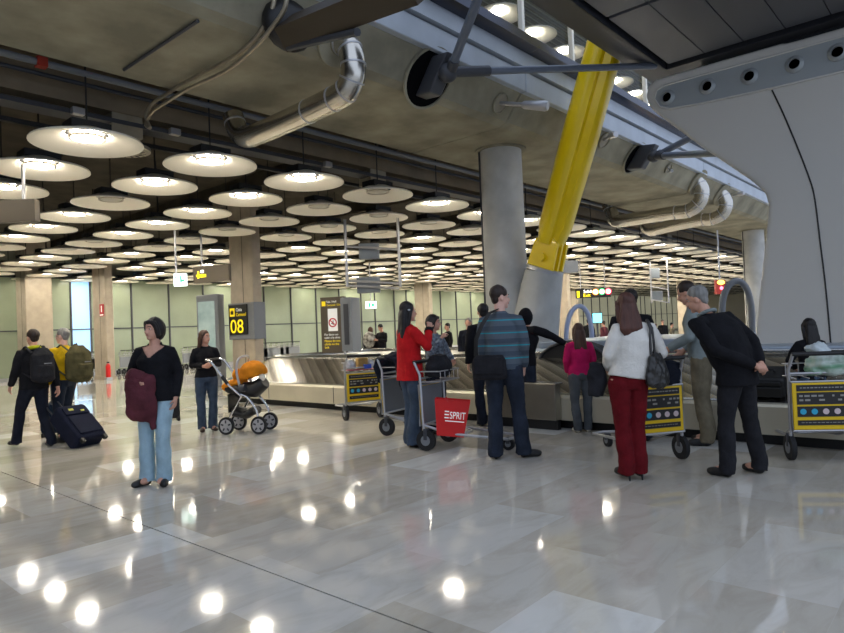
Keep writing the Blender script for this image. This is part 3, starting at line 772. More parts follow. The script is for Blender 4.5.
MB().ell((0.01,-.08,-.04), (.055,.03,.055)).build('red_lens', mat('lens_r', srgb(255,60,80), .4, emit=(1,.12,.2), es=3.5), t, smooth=60)
# fire notice + extinguisher on column (0,2)
c = atd(108,309,23.55)
fn = thing('fire_notice', 'red and white fire extinguisher notice on the stone column', 'notice', V((10.3,25.05-.40,c.z)), 0)
fn.location = (10.3-.17, 25.45-.30, c.z); fn.rotation_euler = (0,0,R_(-90))
MB().box((0,0,0), (.36,.02,.46)).build('plate', mat('sign_red', srgb(190,30,45)), fn)
MB().box((0,-.013,.05), (.08,.006,.24)).box((0,-.013,-.18), (.30,.006,.05)).build('symbol', M_sw, fn)
c = onz(115,384,0)
ex = thing('fire_extinguisher', 'red fire extinguisher on its stand beside the stone column', 'fire extinguisher', (10.05,24.55,0))
MB().lathe([(0,.12),(.08,.12),(.085,.16),(.085,.52),(.06,.6),(.025,.64),(0,.64)], 20).build('cylinder', mat('extinguisher_red', srgb(200,25,20), .3), ex, smooth=50)
MB().box((0,0,.67), (.05,.12,.05)).tube([(0,.03,.66),(0,.12,.6),(0,.11,.4)], .012, 8).build('valve_and_hose', M_black, ex)
MB().box((0,0,.06), (.22,.22,.12)).build('stand', M_alu, ex, bevel=.01)
# hanging screen frames
def screen_frame(px0, px1, py0, py1, D, label, mons, bars, group='hanging screen frames'):
    c = atd((px0+px1)/2, (py0+py1)/2, D); t = thing('hanging_screen_frame', label, 'screen frame', c, R_(-48.5), group)
    def l_(px, py, dd=0):
        p = atd(px, py, D); d_ = p-c; return V((d_.dot(RH), dd, d_.z))
    for px in (px0, px1):
        a_ = l_(px+.04*(py1-py0)/2, py1); MB().tube([a_, V((a_.x,0,4.12-c.z))], .035, 8).build('upright', M_alu, t, smooth=40)
    for k, py in enumerate(bars):
        a_ = l_(px0, py-1.5); b_ = l_(px1, py+1.5); MB().tube([a_, b_], .03, 8).build('crossbar', M_alu, t, smooth=40)
    for (mx0, my0, mx1, my1) in mons:
        a_, b_ = l_(mx0,my0), l_(mx1,my1); ce = (a_+b_)/2; ce.y = .18
        mo = MB().box(ce, (abs(b_.x-a_.x), .16, abs(b_.z-a_.z))).build('monitor', M_grey, t, bevel=.01)
        MB().box(ce+V((0,-.085,0)), (abs(b_.x-a_.x)*.86, .01, abs(b_.z-a_.z)*.84)).build('monitor_back', mat('monitor_blue_grey', srgb(118,126,134), .5), mo)
    return t
screen_frame(346,399,222,287,15.3,'pale steel hanging frame with two grey monitors above the notice board',[(358,243,379,258),(356,277,380,292)],[248,282,287])
screen_frame(651,668,262,303,29.0,'small hanging steel frame with a screen above the woman in white',[(651,268,661,278),(652,291,664,300)],[288,301])
# ================================================================== PEOPLE
def hz(px): return 328-.042*(px-422)
def rot2(v, a): c, s = math.cos(a), math.sin(a); return V((v[0]*c-v[1]*s, v[0]*s+v[1]*c, v[2]))
class Who: pass
M_eyew = mat('eye_white', srgb(190,178,168), .4); M_eyed = mat('eye_dark', srgb(40,28,20), .3); M_lip = mat('lips', srgb(165,90,82), .5)
def hairmat(name, rgb): return mat(name, srgb(*rgb), .5, spec=.4, var=.35, vs=30, stretch=(1,1,.12), bump=.3, bs=70)
H_black = hairmat('hair_black', (26,22,22)); H_dbrown = hairmat('hair_dark_brown', (48,34,27)); H_brown = hairmat('hair_brown', (78,50,34)); H_grey = hairmat('hair_grey', (132,130,126)); H_auburn = hairmat('hair_auburn', (84,50,40))
def hand(mb, w, d, lat, side, s, curl=.5):
    d = d.normalized(); lat = (lat-d*lat.dot(d)).normalized(); nr = d.cross(lat); 
    if nr.x*side > 0: nr = -nr
    pc = w+d*.085*s
    mb.tube([w-d*.02*s, w+d*.025*s, pc], [.024*s,.036*s,.040*s], 10, lat=lat, r2=[.022*s,.019*s,.015*s])
    for k, (o, l) in enumerate(((.030,.070),(.010,.078),(-.010,.073),(-.029,.058))):
        b = w+d*.075*s+lat*o*s; c1 = curl*.9; c2 = curl*2.0
        m1 = b+(d*math.cos(c1)+nr*math.sin(c1))*l*.55*s; m2 = m1+(d*math.cos(c2)+nr*math.sin(c2))*l*.5*s
        mb.tube([b, m1, m2], [.0095*s,.0088*s,.0072*s], 8)
    b = w+d*.028*s+lat*.03*s; m1 = b+(d*.6+lat*.62+nr*.3).normalized()*.038*s; m2 = m1+(d*.85+lat*.1+nr*.5).normalized()*.032*s
    mb.tube([b, m1, m2], [.013*s,.0105*s,.0085*s], 8)
def person(label, px, py, top, face, J=None, yaw=0, pitch=0, fem=False, skin=None, topm=None, hem=.90, tfl=.0, bot=None, flare=0.0, hair=('short',None), shoem=None,
           neck=None, voxel=.011, curl=.5, detail=True, thick=1.0, D=None, group=None, tdisp=.007, sleeve=.0, feet=(0,0), vneck=None):
    P = Who(); P.D = D or 640*1.42/(py-hz(px)); P.H = 1.42+(hz(px)-top)/640*P.D; s = P.s = P.H/1.78
    w = P.D; o = EYE + FH*w + RH*((px-422)/640*w); o.z = 0
    if D is None: o = onz(px, py, 0)
    P.o = V((o.x,o.y,0)); P.rz = R_(face-48.5-90)
    P.root = thing('person', label, 'person', P.o, P.rz, group)
    j = dict(P=(0,0,.96), W=(0,.0,1.10), C=(0,.0,1.30), N=(0,-.015,1.47), SR=(.183,-.01,1.405), SL=(-.183,-.01,1.405), ER=(.235,-.03,1.14), EL=(-.235,-.03,1.14),
             WR=(.235,.05,.89), WL=(-.235,.05,.89), HR=(.09,0,.93), HL=(-.09,0,.93), KR=(.105,.02,.51), KL=(-.105,.02,.51), AR=(.11,-.03,.09), AL=(-.11,-.03,.09))
    if fem:
        for a in ('SR','SL'): j[a] = (j[a][0]*.88, j[a][1], j[a][2]-.01)
        for a in ('ER','EL','WR','WL'): j[a] = (j[a][0]*.90, j[a][1], j[a][2])
    if J: j.update(J)
    j = {k: V(v)*s for k, v in j.items()}; P.j = j
    k = thick
    sw = abs(j['SR'].x-j['SL'].x)/2
    up = V((0,0,1)); spine = [j['P']-V((0,0,.09*s)), j['P'], j['W'], j['C'], j['N'].lerp(j['C'],.45), j['N']-V((0,0,.02*s))]
    lat = (j['SR']-j['SL']); lat.z = 0; lat.normalize()
    hw = .172 if fem else .165; ww = .118 if fem else .14; cw = .145 if fem else .165
    rx = [.12*s, hw*s, ww*s*k, cw*s*k, .135*s, .06*s]; ry = [.10*s, .115*s, .095*s*k, .112*s*k, .085*s, .055*s]
    b = MB(); b.tube(spine, rx, 18, lat=lat, r2=ry)
    hc = j['N']+rot2(V((0,.028,.155))*s, 0)
    if pitch: hc = j['N']+V((0, (.028+.12*math.sin(R_(-pitch)))*s, .155*s*math.cos(R_(pitch))))
    if J and 'HC' in J: hc = j['HC']
    hq = Matrix.Rotation(R_(yaw),3,'Z') @ Matrix.Rotation(R_(pitch),3,'X')
    P.hc, P.hq = hc, hq
    h = lambda x, y, z: hc+hq @ (V((x,y,z))*s)
    b.tube([j['N']-V((0,0,.05*s)), j['N'], h(0,-.02,-.04)], [.062*s,.056*s,.052*s], 12)
    b.ell(h(0,-.012,.028), (.073*s,.092*s,.092*s), hq); b.ell(h(0,.020,-.042), (.057*s,.064*s,.070*s), hq); b.ell(h(0,.058,-.092), (.024*s,.022*s,.020*s), hq)
    b.tube([h(0,.078,.005), h(0,.098,-.030), h(0,.088,-.042)], [.010*s,.015*s,.012*s], 8)
    b.ell(h(0,.066,.022), (.045*s,.016*s,.010*s), hq, n=10, m=6)
    for sg in (1,-1): b.ell(h(.074*sg,-.006,-.008), (.011*s,.020*s,.032*s), hq, n=10, m=6)
    for sd, sg in (('R',1),('L',-1)):
        S_, E_, W_ = j['S'+sd], j['E'+sd], j['W'+sd]
        b.tube([j['N'].lerp(S_,.35)-V((0,0,.03*s)), S_, E_, W_], [.05*s,.056*s,.042*s,.027*s], 12)
        b.ell(E_, (.043*s,)*3, n=10, m=6)
        d = (W_-E_).normalized(); az = abs(d.z)
        hand(b, W_, V((d.x,d.y,d.z)), V((0,1,0))*az+V((0,0,1))*(1-az), sg, s*(.94 if fem else 1.03), curl)
        Hh, Kk, Aa = j['H'+sd], j['K'+sd], j['A'+sd]
        b.tube([j['P'].lerp(Hh,.6), Hh, Hh.lerp(Kk,.5), Kk, Kk.lerp(Aa,.35), Aa], [.10*s,.093*s,.078*s,.056*s,.054*s,.038*s], 12)
        b.ell(Kk, (.056*s,)*3, n=10, m=6); b.ell(Aa+V((0,.05*s,-.035*s)), (.038*s,.10*s,.038*s), n=10, m=6)
    put(remeshed(b, voxel*.8*s if voxel < .015 else voxel*s, 2), 'body', skin or M_skin, P.root)
    if detail:
        for sg in (1,-1):
            e = MB().ell(h(.031*sg,.066,.004), (.0115*s,.0105*s,.0068*s), hq, n=10, m=8).build('eye', M_eyew, P.root, smooth=80)
            MB().ell(h(.031*sg,.0752,.004), (.006*s,.003*s,.0058*s), hq, n=8, m=6).build('iris', M_eyed, e, smooth=80)
            MB().tube([h(.014*sg,.082,.026), h(.034*sg,.081,.031), h(.05*sg,.070,.024)], .0035*s, 6).build('eyebrow', hair[1] or H_dbrown, P.root)
        MB().ell(h(0,.082,-.058), (.022*s,.008*s,.007*s), hq, n=10, m=6).build('lips', M_lip, P.root, smooth=80)
    # hair
    st, hm = hair[0], hair[1] or H_dbrown
    hb_ = MB(); hb_.ell(h(0,-.022,.045), (.082*s,.094*s,.088*s), hq, n=18, m=12)
    hb_.ell(h(0,-.056,-.012), (.064*s,.042*s,.058*s), hq)
    if st == 'bob':
        hb_.ell(h(0,-.045,.0), (.096*s,.090*s,.128*s), hq, n=18, m=12)
        for sg in (1,-1): hb_.tube([h(.055*sg,.045,.075), h(.074*sg,.022,.02), h(.078*sg,.0,-.07)], [.026*s,.024*s,.020*s], 10)
        hb_.tube([h(-.055,.050,.075), h(0,.068,.078), h(.055,.050,.072)], .020*s, 8)
    if st in ('long','ponylong'):
        ln = hair[2]; wd = hair[3] if len(hair) > 3 else .085
        hd = lambda x, y, z: h(0,0,0)+rot2(V((x,y,0))*s, R_(yaw))+V((0,0,z*s))
        hb_.tube([h(0,-.045,.06), h(0,-.072,-.02), hd(0,-.088,-.13), hd(0,-.105,-ln*.75), hd(0,-.10,-ln)], [.072*s,.084*s,wd*s,(wd+.004)*s,wd*.62*s], 16, lat=hq @ V((1,0,0)), r2=[.05*s,.05*s,.042*s,.038*s,.018*s])
        for sg in (1,-1): hb_.tube([h(.066*sg,.018,.05), h(.082*sg,-.01,-.03), hd(.082*sg,-.035,-.13), hd(.07*sg,-.06,-ln*.7)], [.022*s,.026*s,.026*s,.014*s], 10)
    put(remeshed(hb_, max(.009,voxel*.8)*s, 2, disp=.006*s, dscale=22/s, stretch=(1,1,.25)), 'hair', hm, P.root)
    # trousers
    if bot:
        t_ = MB(); t_.tube([j['P']-V((0,0,.11*s)), j['P']-V((0,0,.02*s)), j['P']+V((0,0,.09*s))], [.125*s,(hw+.016)*s,(ww+.028)*s], 18, lat=V((1,0,0)), r2=[.11*s,.128*s,.11*s])
        for sd, sg in (('R',1),('L',-1)):
            Hh, Kk, Aa = j['H'+sd], j['K'+sd], j['A'+sd]
            d = (Aa-Kk).normalized()
            t_.tube([j['P'].lerp(Hh,.7)+V((0,0,.02*s)), Hh-V((0,0,.03*s)), Hh.lerp(Kk,.5), Kk, Kk.lerp(Aa,.5), Aa+V((0,0,.03*s)), Aa-V((0,0,.052*s))+V((0,.012*s,0))],
                    [.105*s,.107*s,.094*s,(.072+flare*.1)*s,(.072+flare*.4)*s,(.070+flare*.8)*s,(.072+flare)*s], 14)
        put(remeshed(t_, voxel*s, 3, disp=.009*s, dscale=9/s, stretch=(1,1,.8)), 'trousers', bot, P.root)
    # top
    if topm:
        u = MB(); hz_ = hem*s; z1 = j['P']; hp = V((j['P'].x, j['P'].y, hz_))
        mid = [V((j['P'].x, j['P'].y, j['P'].z))] if hem < .93 else []
        pts = [hp]+mid+[j['W'], j['C'], j['N'].lerp(j['C'],.42), j['N']-V((0,0,.018*s)), j['N']+V((0,0,.02*s))]
        e_ = .024+tfl*.2
        a_ = [(hw+.022+tfl)*s]+([(hw+.02+tfl*.7)*s] if mid else [])+[(ww*k+.028+tfl*.6)*s,(cw*k+e_)*s,(cw*k+e_-.055)*s,.080*s,.064*s]
        b_ = [(.125+tfl)*s]+([(.125+tfl*.6)*s] if mid else [])+[(.105*k+.025+tfl*.5)*s,(.115*k+.024)*s,.112*s,.078*s,.066*s]
        u.tube(pts, a_, 20, lat=lat, r2=b_)
        for sd in 'RL':
            S_, E_, W_ = j['S'+sd], j['E'+sd], j['W'+sd]
            u.tube([j['N'].lerp(S_,.3)-V((0,0,.035*s)), S_-V((0,0,.008*s)), S_.lerp(E_,.5), E_, E_.lerp(W_,.5), W_+(E_-W_)*(.06+sleeve)], [.055*s,.069*s,.066*s,.058*s,.052*s,.043*s], 14)
            u.ell(E_, (.058*s,)*3, n=10, m=6)
        nk = neck or ((0,.0,j['N'].z/s+.012),(0,.25,.97))
        P.top = put(remeshed(u, voxel*s, 3, disp=tdisp*s, dscale=7/s, cuts=[(V(nk[0])*s+V((j['N'].x,j['N'].y,0)), V(nk[1]))]), 'top', topm, P.root)
        if vneck: open_v(P.top.data, lambda c: c.y > .02*s and c.z > vneck*s and abs(c.x) < .012*s+(c.z-vneck*s)*1.0)
    for sd, sg in (('R',1),('L',-1)):
        Aa = j['A'+sd]; q = Matrix.Rotation(R_(-sg*9+feet[0 if sg > 0 else 1]),3,'Z'); zz = Aa.z-.09*s
        f = MB(); f.ell(Aa+V((0,.01*s,-.03*s)), (.046*s,.062*s,.062*s)); f.ell(Aa+q @ V((0,.075*s,-.05*s)), (.043*s,.125*s,.040*s), q); f.ell(Aa+q @ V((0,.13*s,-.062*s)), (.045*s,.065*s,.028*s), q)
        put(remeshed(f, .010, 2, cuts=[(V((0,0,zz+.004)), V((0,0,-1)))]), 'shoe', shoem or M_black, P.root)
    P.w = lambda v: P.o+rot2(V(v)*s, P.rz)
    return P
jeans = mat('blue_denim', srgb(66,80,98), .85, spec=.2, var=.3, vs=7, bump=.3, bs=60)
ljeans = mat('light_denim', srgb(158,186,200), .85, spec=.2, var=.18, vs=6, bump=.3, bs=60)
djeans = mat('dark_denim', srgb(40,47,60), .85, spec=.2, var=.35, vs=6, bump=.3, bs=60)
gjeans = mat('grey_denim', srgb(86,90,94), .85, spec=.2, var=.3, vs=6, bump=.3, bs=60)
blk = cloth('black_wool', (24,24,28)); navy = cloth('navy_cloth', (28,32,44)); blk2 = cloth('charcoal_cloth', (38,38,42))
redc = cloth('red_jacket_cloth', (196,28,32), .18); whitec = cloth('white_jacket_cloth', (222,218,210), .07); pinkc = cloth('pink_knit', (196,28,92), .2)
yelc = cloth('yellow_fleece', (216,176,22), .2); khaki = cloth('khaki_cloth', (112,104,86)); greyc = cloth('grey_sweatshirt', (132,142,142), .15)
redt = cloth('dark_red_trousers', (100,15,23), .22); maroon = cloth('maroon_cloth', (92,46,54), .3); fleck = mat('patterned_blouse', srgb(120,130,140), .8, var=.6, vs=26, col2=srgb(58,66,78))
# striped sweater: teal lines on grey
def striped():
    m = bpy.data.materials.new('striped_knit'); m.use_nodes = True; nt = m.node_tree; L = nt.links; b = nt.nodes['Principled BSDF']; b.inputs['Roughness'].default_value = .9; b.inputs['Specular IOR Level'].default_value = .2
    tc = nt.nodes.new('ShaderNodeTexCoord'); sp = nt.nodes.new('ShaderNodeSeparateXYZ'); L.new(tc.outputs['Object'], sp.inputs[0])
    mu = nt.nodes.new('ShaderNodeMath'); mu.operation = 'MULTIPLY'; mu.inputs[1].default_value = 1/.135; L.new(sp.outputs['Z'], mu.inputs[0])
    fr = nt.nodes.new('ShaderNodeMath'); fr.operation = 'FRACT'; L.new(mu.outputs[0], fr.inputs[0])
    r = nt.nodes.new('ShaderNodeValToRGB'); r.color_ramp.interpolation = 'CONSTANT'; e = r.color_ramp.elements
    e[0].position = 0; e[0].color = srgb(84,94,104)+(1,); e[1].position = .14; e[1].color = srgb(72,82,94)+(1,); q = e.new(.91); q.color = srgb(52,150,165)+(1,)
    q = e.new(.5); q.color = srgb(88,98,108)+(1,)
    L.new(fr.outputs[0], r.inputs[0]); L.new(r.outputs[0], b.inputs['Base Color']); return m
M_str = striped()
brownsh = mat('brown_leather', srgb(60,42,32), .5)
# --- left pair
p1 = person('man in black jacket with yellow collar walking away, carrying a black backpack', 36, 447, 326, 148, J=dict(KL=(-.10,.22,.53), AL=(-.10,.34,.11), KR=(.10,-.02,.50), AR=(.10,-.24,.10), WR=(.26,-.16,.86), ER=(.25,-.10,1.14), EL=(-.25,.02,1.14), WL=(-.25,.16,.92)), yaw=5, topm=blk, hem=.86, tfl=.02, bot=navy, hair=('short',H_dbrown), shoem=M_black, thick=1.08)
MB().tube([(0+.085*math.cos(a)*p1.s, (-.02+.09*math.sin(a))*p1.s, (1.465-.02*math.sin(a))*p1.s) for a in [k*math.pi/8 for k in range(16)]], [.026]*16, 10, closed=True).build('yellow_collar', cloth('lime_yellow_cloth', (205,205,40)), p1.root, smooth=60)
p2 = person('grey-haired man in yellow sweater with glasses, behind the black-jacket man', 66, 441, 325, 158, J=dict(KR=(.10,.10,.52), AR=(.10,.14,.09), AL=(-.10,-.12,.09)), yaw=20, topm=yelc, hem=.95, tfl=.01, bot=djeans, hair=('short',H_grey), skin=M_skinp, thick=1.08)
h = lambda P, x, y, z: P.hc+P.hq @ (V((x,y,z))*P.s)
g_ = MB()
for sg in (1,-1): g_.tube([h(p2,.031*sg+.02*math.cos(a),.088,.004+.017*math.sin(a)) for a in [k*math.pi/5 for k in range(10)]], .002, 6, closed=True); g_.tube([h(p2,.052*sg,.085,.006), h(p2,.078*sg,0,.006)], .002, 6)
g_.build('glasses_frame', M_dgrey, p2.root)['kind'] = 'stuff'
# --- woman with maroon jacket
p3 = person('woman in black V-neck top and light blue jeans holding a maroon jacket', 159, 485, 313, 268, J=dict(ER=(.27,-.05,1.17), WR=(.12,.15,1.09), EL=(-.225,-.05,1.15), WL=(-.215,.02,.90), HR=(.10,0,.93), AR=(.13,-.03,.09), AL=(-.05,-.02,.09), KL=(-.08,.05,.52), C=(.0,.0,1.30)), yaw=-24, fem=True, topm=blk, hem=.88, tfl=.016, bot=ljeans, flare=.012, hair=('bob',H_black), skin=M_skin, vneck=1.335, thick=1.08, feet=(-20,14), voxel=.010)
c_ = lambda *v: V(v)*p3.s
jm = MB(); jm.tube([c_(.08,.14,1.16), c_(.08,.17,1.10), c_(.08,.17,.92), c_(.09,.14,.76), c_(.10,.12,.69)], [.13,.15,.145,.155,.14], 16, lat=(1,0,0), r2=[.05,.075,.06,.055,.03])
jm.tube([c_(.0,.15,.80), c_(-.02,.13,.64), c_(-.02,.12,.59)], [.04,.03,.025], 10); jm.tube([c_(.27,-.02,1.14), c_(.14,.16,1.16), c_(.0,.2,1.12)], [.06,.075,.06], 12)
put(remeshed(jm, .012, 3, disp=.018, dscale=7), 'folded_jacket', maroon, None, loc=p3.o, rotz=p3.rz, label='maroon jacket draped over the arm of the woman in light jeans', category='jacket')
# --- woman with pram
p4 = person('long-haired woman in black sweater and jeans standing behind the pram', 208, 431, 327, 300, J=dict(ER=(.22,-.03,1.15), WR=(.07,.20,1.13), EL=(-.22,.0,1.15), WL=(-.05,.22,1.15), AR=(.09,-.02,.09), AL=(-.09,-.02,.09)), yaw=38, fem=True, topm=blk, hem=.93, tfl=.006, bot=jeans, flare=.012, hair=('long',H_brown,.26,.075), shoem=brownsh, voxel=.012, curl=.9)
# --- distant people
p5 = person('man in black coat looking down at his hands, beyond the carousel', 381, 375, 322, 225, D=20.5, J=dict(ER=(.23,.02,1.17), WR=(.05,.24,1.2), EL=(-.23,.02,1.17), WL=(-.05,.24,1.2)), yaw=0, pitch=-18, topm=blk, hem=.80, bot=navy, hair=('short',H_black), voxel=.02, detail=False)
p5b = person('person with a pale patterned backpack beside the man in black coat', 370, 375, 325, 80, D=20.8, topm=blk2, bot=navy, hair=('bob',H_brown), voxel=.02, detail=False)
MB().ell((0,0,0), (.21,.15,.27)).build('backpack', mat('patterned_pack', srgb(190,188,180), .8, var=.6, vs=9, col2=srgb(70,62,56)), None, smooth=80, loc=p5b.w((0,-.25,1.28)), rotz=p5b.rz, label='pale patterned backpack on the distant person beyond the carousel', category='backpack')
p8 = person('dark-haired man in black seen behind the red-jacket woman, far beyond the carousel', 447, 380, 321, 200, D=19, topm=blk, bot=navy, hair=('short',H_black), voxel=.02, detail=False)
p8b = person('balding man in dark coat standing left of the striped sweater man', 468, 380, 315.5, 250, D=14.4, topm=navy, bot=navy, hair=('short',H_grey), voxel=.016, detail=False)
crowd = [(588,317,25,blk,H_black,'dark-clothed distant person nearest the pale blue arch'),(603,319,24,maroon,H_dbrown,'distant person in maroon left of the cyan screen'),(612,321,23,blk2,H_black,'distant person in charcoal right of the cyan screen'),(662,318,27,blk,H_dbrown,'distant person in black left of the grey sweatshirt man'),(671,321,26,khaki,H_black,'distant person in khaki beside the grey sweatshirt man'),(655,322,29,navy,H_brown,'distant person in navy beyond the woman in white')]
for k, (x, t_, D_, m_, hm, lb) in enumerate(crowd):
    person(lb, x, 360, t_, 60+k*70, D=D_, topm=m_, bot=navy, hair=('short',hm), voxel=.025, detail=False, group='distant travellers')
# --- red jacket
p6 = person('woman with long black hair in red jacket and flared jeans', 413, 446, 297.5, 28, J=dict(ER=(.25,.12,1.20), WR=(.13,.22,1.42), EL=(-.21,.02,1.14), WL=(-.2,.16,.95), AR=(.07,-.02,.09), AL=(-.07,.02,.09), KR=(.09,.02,.51), KL=(-.09,.04,.51)), yaw=-8, fem=True, topm=redc, hem=.80, tfl=.028, bot=jeans, flare=.035, hair=('long',H_black,.45,.10), voxel=.010, curl=.8)
cf = MB()
for sd in 'RL':
    E_, W_ = p6.j['E'+sd], p6.j['W'+sd]
    MB().tube([W_.lerp(E_,.05), W_.lerp(E_,.22)], [.050*p6.s,.055*p6.s], 14).build('black_cuff', blk, p6.root, smooth=50)
MB().ell(h(p6,.088,-.02,.02), (.008,.02,.012)).build('hair_clip', M_alu, p6.root)
# --- curly woman behind trolley
p7 = person('curly-haired woman in patterned grey blouse behind the red shopping bag trolley', 438, 433, 311, 325, J=dict(ER=(.24,.10,1.18), WR=(.10,.20,1.40), EL=(-.24,.08,1.15), WL=(-.12,.24,1.05)), yaw=20, fem=True, topm=fleck, hem=.9, bot=navy, hair=('bob',H_black), voxel=.011, curl=.8)
# --- group by the carousel
p9 = person('person in dark clothes mostly hidden behind the striped sweater man', 488, 426, 300, 95, topm=blk, bot=navy, hair=('short',H_black), J=dict(AR=(.08,0,.09), AL=(-.08,0,.09)))
p10 = person('person in black hooded jacket reaching right over the carousel', 527, 425, 304, 40, J=dict(ER=(.40,.20,1.30), WR=(.52,.34,1.18), SR=(.21,.03,1.42), C=(.02,.06,1.3), N=(.02,.06,1.45)), topm=blk, hem=.88, tfl=.02, bot=djeans, hair=('short',H_black), thick=1.05)
hd = MB(); hd.ell(p10.hc+V((0,-.035,.0))*p10.s, (.105,.11,.135)); put(remeshed(hd, .012, 2, disp=.006), 'hood', blk, p10.root)
p11 = person('tall man in grey sweater with thin teal stripes, seen from behind', 507, 458, 280.5, 72, J=dict(HR=(.095,0,.93), KR=(.13,.04,.51), AR=(.16,.05,.09), KL=(-.10,.0,.51), AL=(-.10,-.06,.09), WR=(.19,.12,.90), ER=(.225,.0,1.14), EL=(-.215,.0,1.14), WL=(-.19,.1,.9), SR=(.172,-.01,1.395), SL=(-.172,-.01,1.395)), yaw=-58, topm=M_str, hem=.90, tfl=.008, bot=djeans, flare=.01, hair=('short',H_dbrown), skin=M_skinp, voxel=.010, thick=1.0, tdisp=.008, feet=(-55,0))
p12 = person('girl with long brown hair in bright pink top, seen from behind', 583, 432, 320, 92, J=dict(WR=(.17,.12,.95), WL=(-.17,.12,.95), ER=(.22,-.0,1.15), EL=(-.22,0,1.15), AR=(.09,0,.09), AL=(-.08,-.02,.09)), fem=True, topm=pinkc, hem=.92, bot=gjeans, hair=('long',H_brown,.38,.10), shoem=M_white, voxel=.012)
p13 = person('woman with auburn hair in white jacket and dark red trousers, seen from behind', 633, 479, 288, 98, J=dict(ER=(.34,-.02,1.17), WR=(.26,.16,1.02), EL=(-.19,.0,1.17), WL=(-.12,.17,1.03), AR=(.062,-.02,.115), AL=(-.062,-.02,.115), KR=(.075,.02,.52), KL=(-.075,.02,.52), P=(.02,0,.96), W=(.045,0,1.10), C=(.07,0,1.30), N=(.075,-.015,1.47), HC=(.012,.015,1.625), SR=(.235,-.01,1.415), SL=(-.085,-.01,1.415)), fem=True, topm=whitec, hem=.95, tfl=.022, bot=redt, flare=.010, hair=('long',H_auburn,.29,.112), voxel=.009, thick=1.12, feet=(0,0))
for sg in (1,-1): MB().tube([V((.062*sg,-.06,.05))*p13.s, V((.062*sg,-.065,.0))*p13.s], [.012,.007], 8).build('shoe_heel', M_black, p13.root)
p14 = person('dark-haired person in black standing in front of the woman in white', 637, 441, 285, 92, topm=blk, bot=navy, hair=('short',H_black))
p15 = person('man in grey sweatshirt and khaki trousers looking down to the left', 706, 444, 274, 150, J=dict(N=(0,.05,1.46), C=(0,.03,1.30), SR=(.19,.04,1.41), SL=(-.19,.04,1.41), ER=(.24,.02,1.14), WR=(.2,.2,.98), EL=(-.24,.08,1.14), WL=(-.16,.30,1.02)), pitch=-22, topm=greyc, hem=.90, bot=khaki, hair=('short',H_dbrown), tfl=.01, voxel=.011, thick=1.05)
p16 = person('grey-haired man in black jacket leaning forward with hands clasped behind his back', 740, 476, 276, 120, J=dict(P=(0,-.02,.96), W=(-.02,.02,1.10), C=(-.07,.08,1.29), N=(-.14,.15,1.45), HC=(-.17,.225,1.60), SR=(.07,.10,1.43), SL=(-.33,.13,1.39), ER=(.225,-.05,1.19), WR=(.10,-.19,1.0), EL=(-.31,-.05,1.14), WL=(-.0,-.205,.995), HR=(.09,-.02,.93), HL=(-.09,-.02,.93), KR=(.15,-.02,.51), AR=(.21,-.06,.09), KL=(-.10,.04,.51), AL=(-.11,.04,.09)), pitch=-14, yaw=28, topm=blk, hem=.82, tfl=.03, bot=blk2, hair=('short',H_grey), skin=M_skin, voxel=.010, thick=1.22, curl=.9)
MB().tube([((-.14+.068*math.cos(a))*p16.s, (.15+.07*math.sin(a))*p16.s, (1.472-.03*math.sin(a))*p16.s) for a in [k*math.pi/8 for k in range(16)]], .016, 8, closed=True).build('shirt_collar', greyc, p16.root, smooth=60)
p17 = person('child with long black hair in dark top behind the right-hand trolley', 815, 444, 315, 95, J=dict(EL=(-.25,.08,1.17), WL=(-.1,.2,1.05)), fem=True, topm=blk, hem=.88, bot=jeans, hair=('long',H_black,.40,.10), voxel=.011)
# ================================================================== BAGS
def backpack(name, label, P, m, w=.32, h_=.46, d_=.18, at=(0,-.25,1.22), logo=False):
    t = thing(name, label, 'backpack', P.w(at), P.rz)
    b = MB(); b.tube([(0,0,-h_/2),(0,-.01,-h_/2+.04),(0,-.01,0),(0,0,h_/2-.10),(0,.02,h_/2)], [w*.40,w*.5,w*.5,w*.47,w*.25], 16, lat=(1,0,0), r2=[d_*.42,d_*.55,d_*.56,d_*.5,d_*.25])
    b.tube([(0,-d_*.5,-h_*.36),(0,-d_*.55,-h_*.02)], [w*.34,w*.32], 12, lat=(1,0,0), r2=[d_*.22,d_*.2])
    put(remeshed(b, .012, 2, disp=.008, dscale=9), 'pack', m, t)
    s = P.s
    for sg in (1,-1):
        MB().tube([V((.10*sg,.07,h_/2-.06)), V((.12*sg,.20,h_/2+.03)), V((.13*sg,.34,h_/2-.06)), V((.14*sg,.37,h_/2-.2)), V((.17*sg,.28,-.05)), V((.12*sg,.08,-h_/2+.06))], [.022]*6, 8, lat=(1,0,0), r2=[.007]*6).build('strap', m, t, smooth=40)
    MB().tube([(-.04,.04,h_/2-.02),(0,.03,h_/2+.04),(.04,.04,h_/2-.02)], .008, 6).build('top_loop', M_black, t)
    MB().box((0,-d_*.5-.055,.02), (.10,.006,.012)).build('label_patch', M_grey, t)
    return t
backpack('backpack', 'black backpack on the man in the black jacket', p1, blk2)
backpack('backpack', 'bulky olive green backpack on the man in the yellow sweater', p2, cloth('olive_cloth', (86,80,52), .35), .40, .50, .26, (0,-.32,1.20))
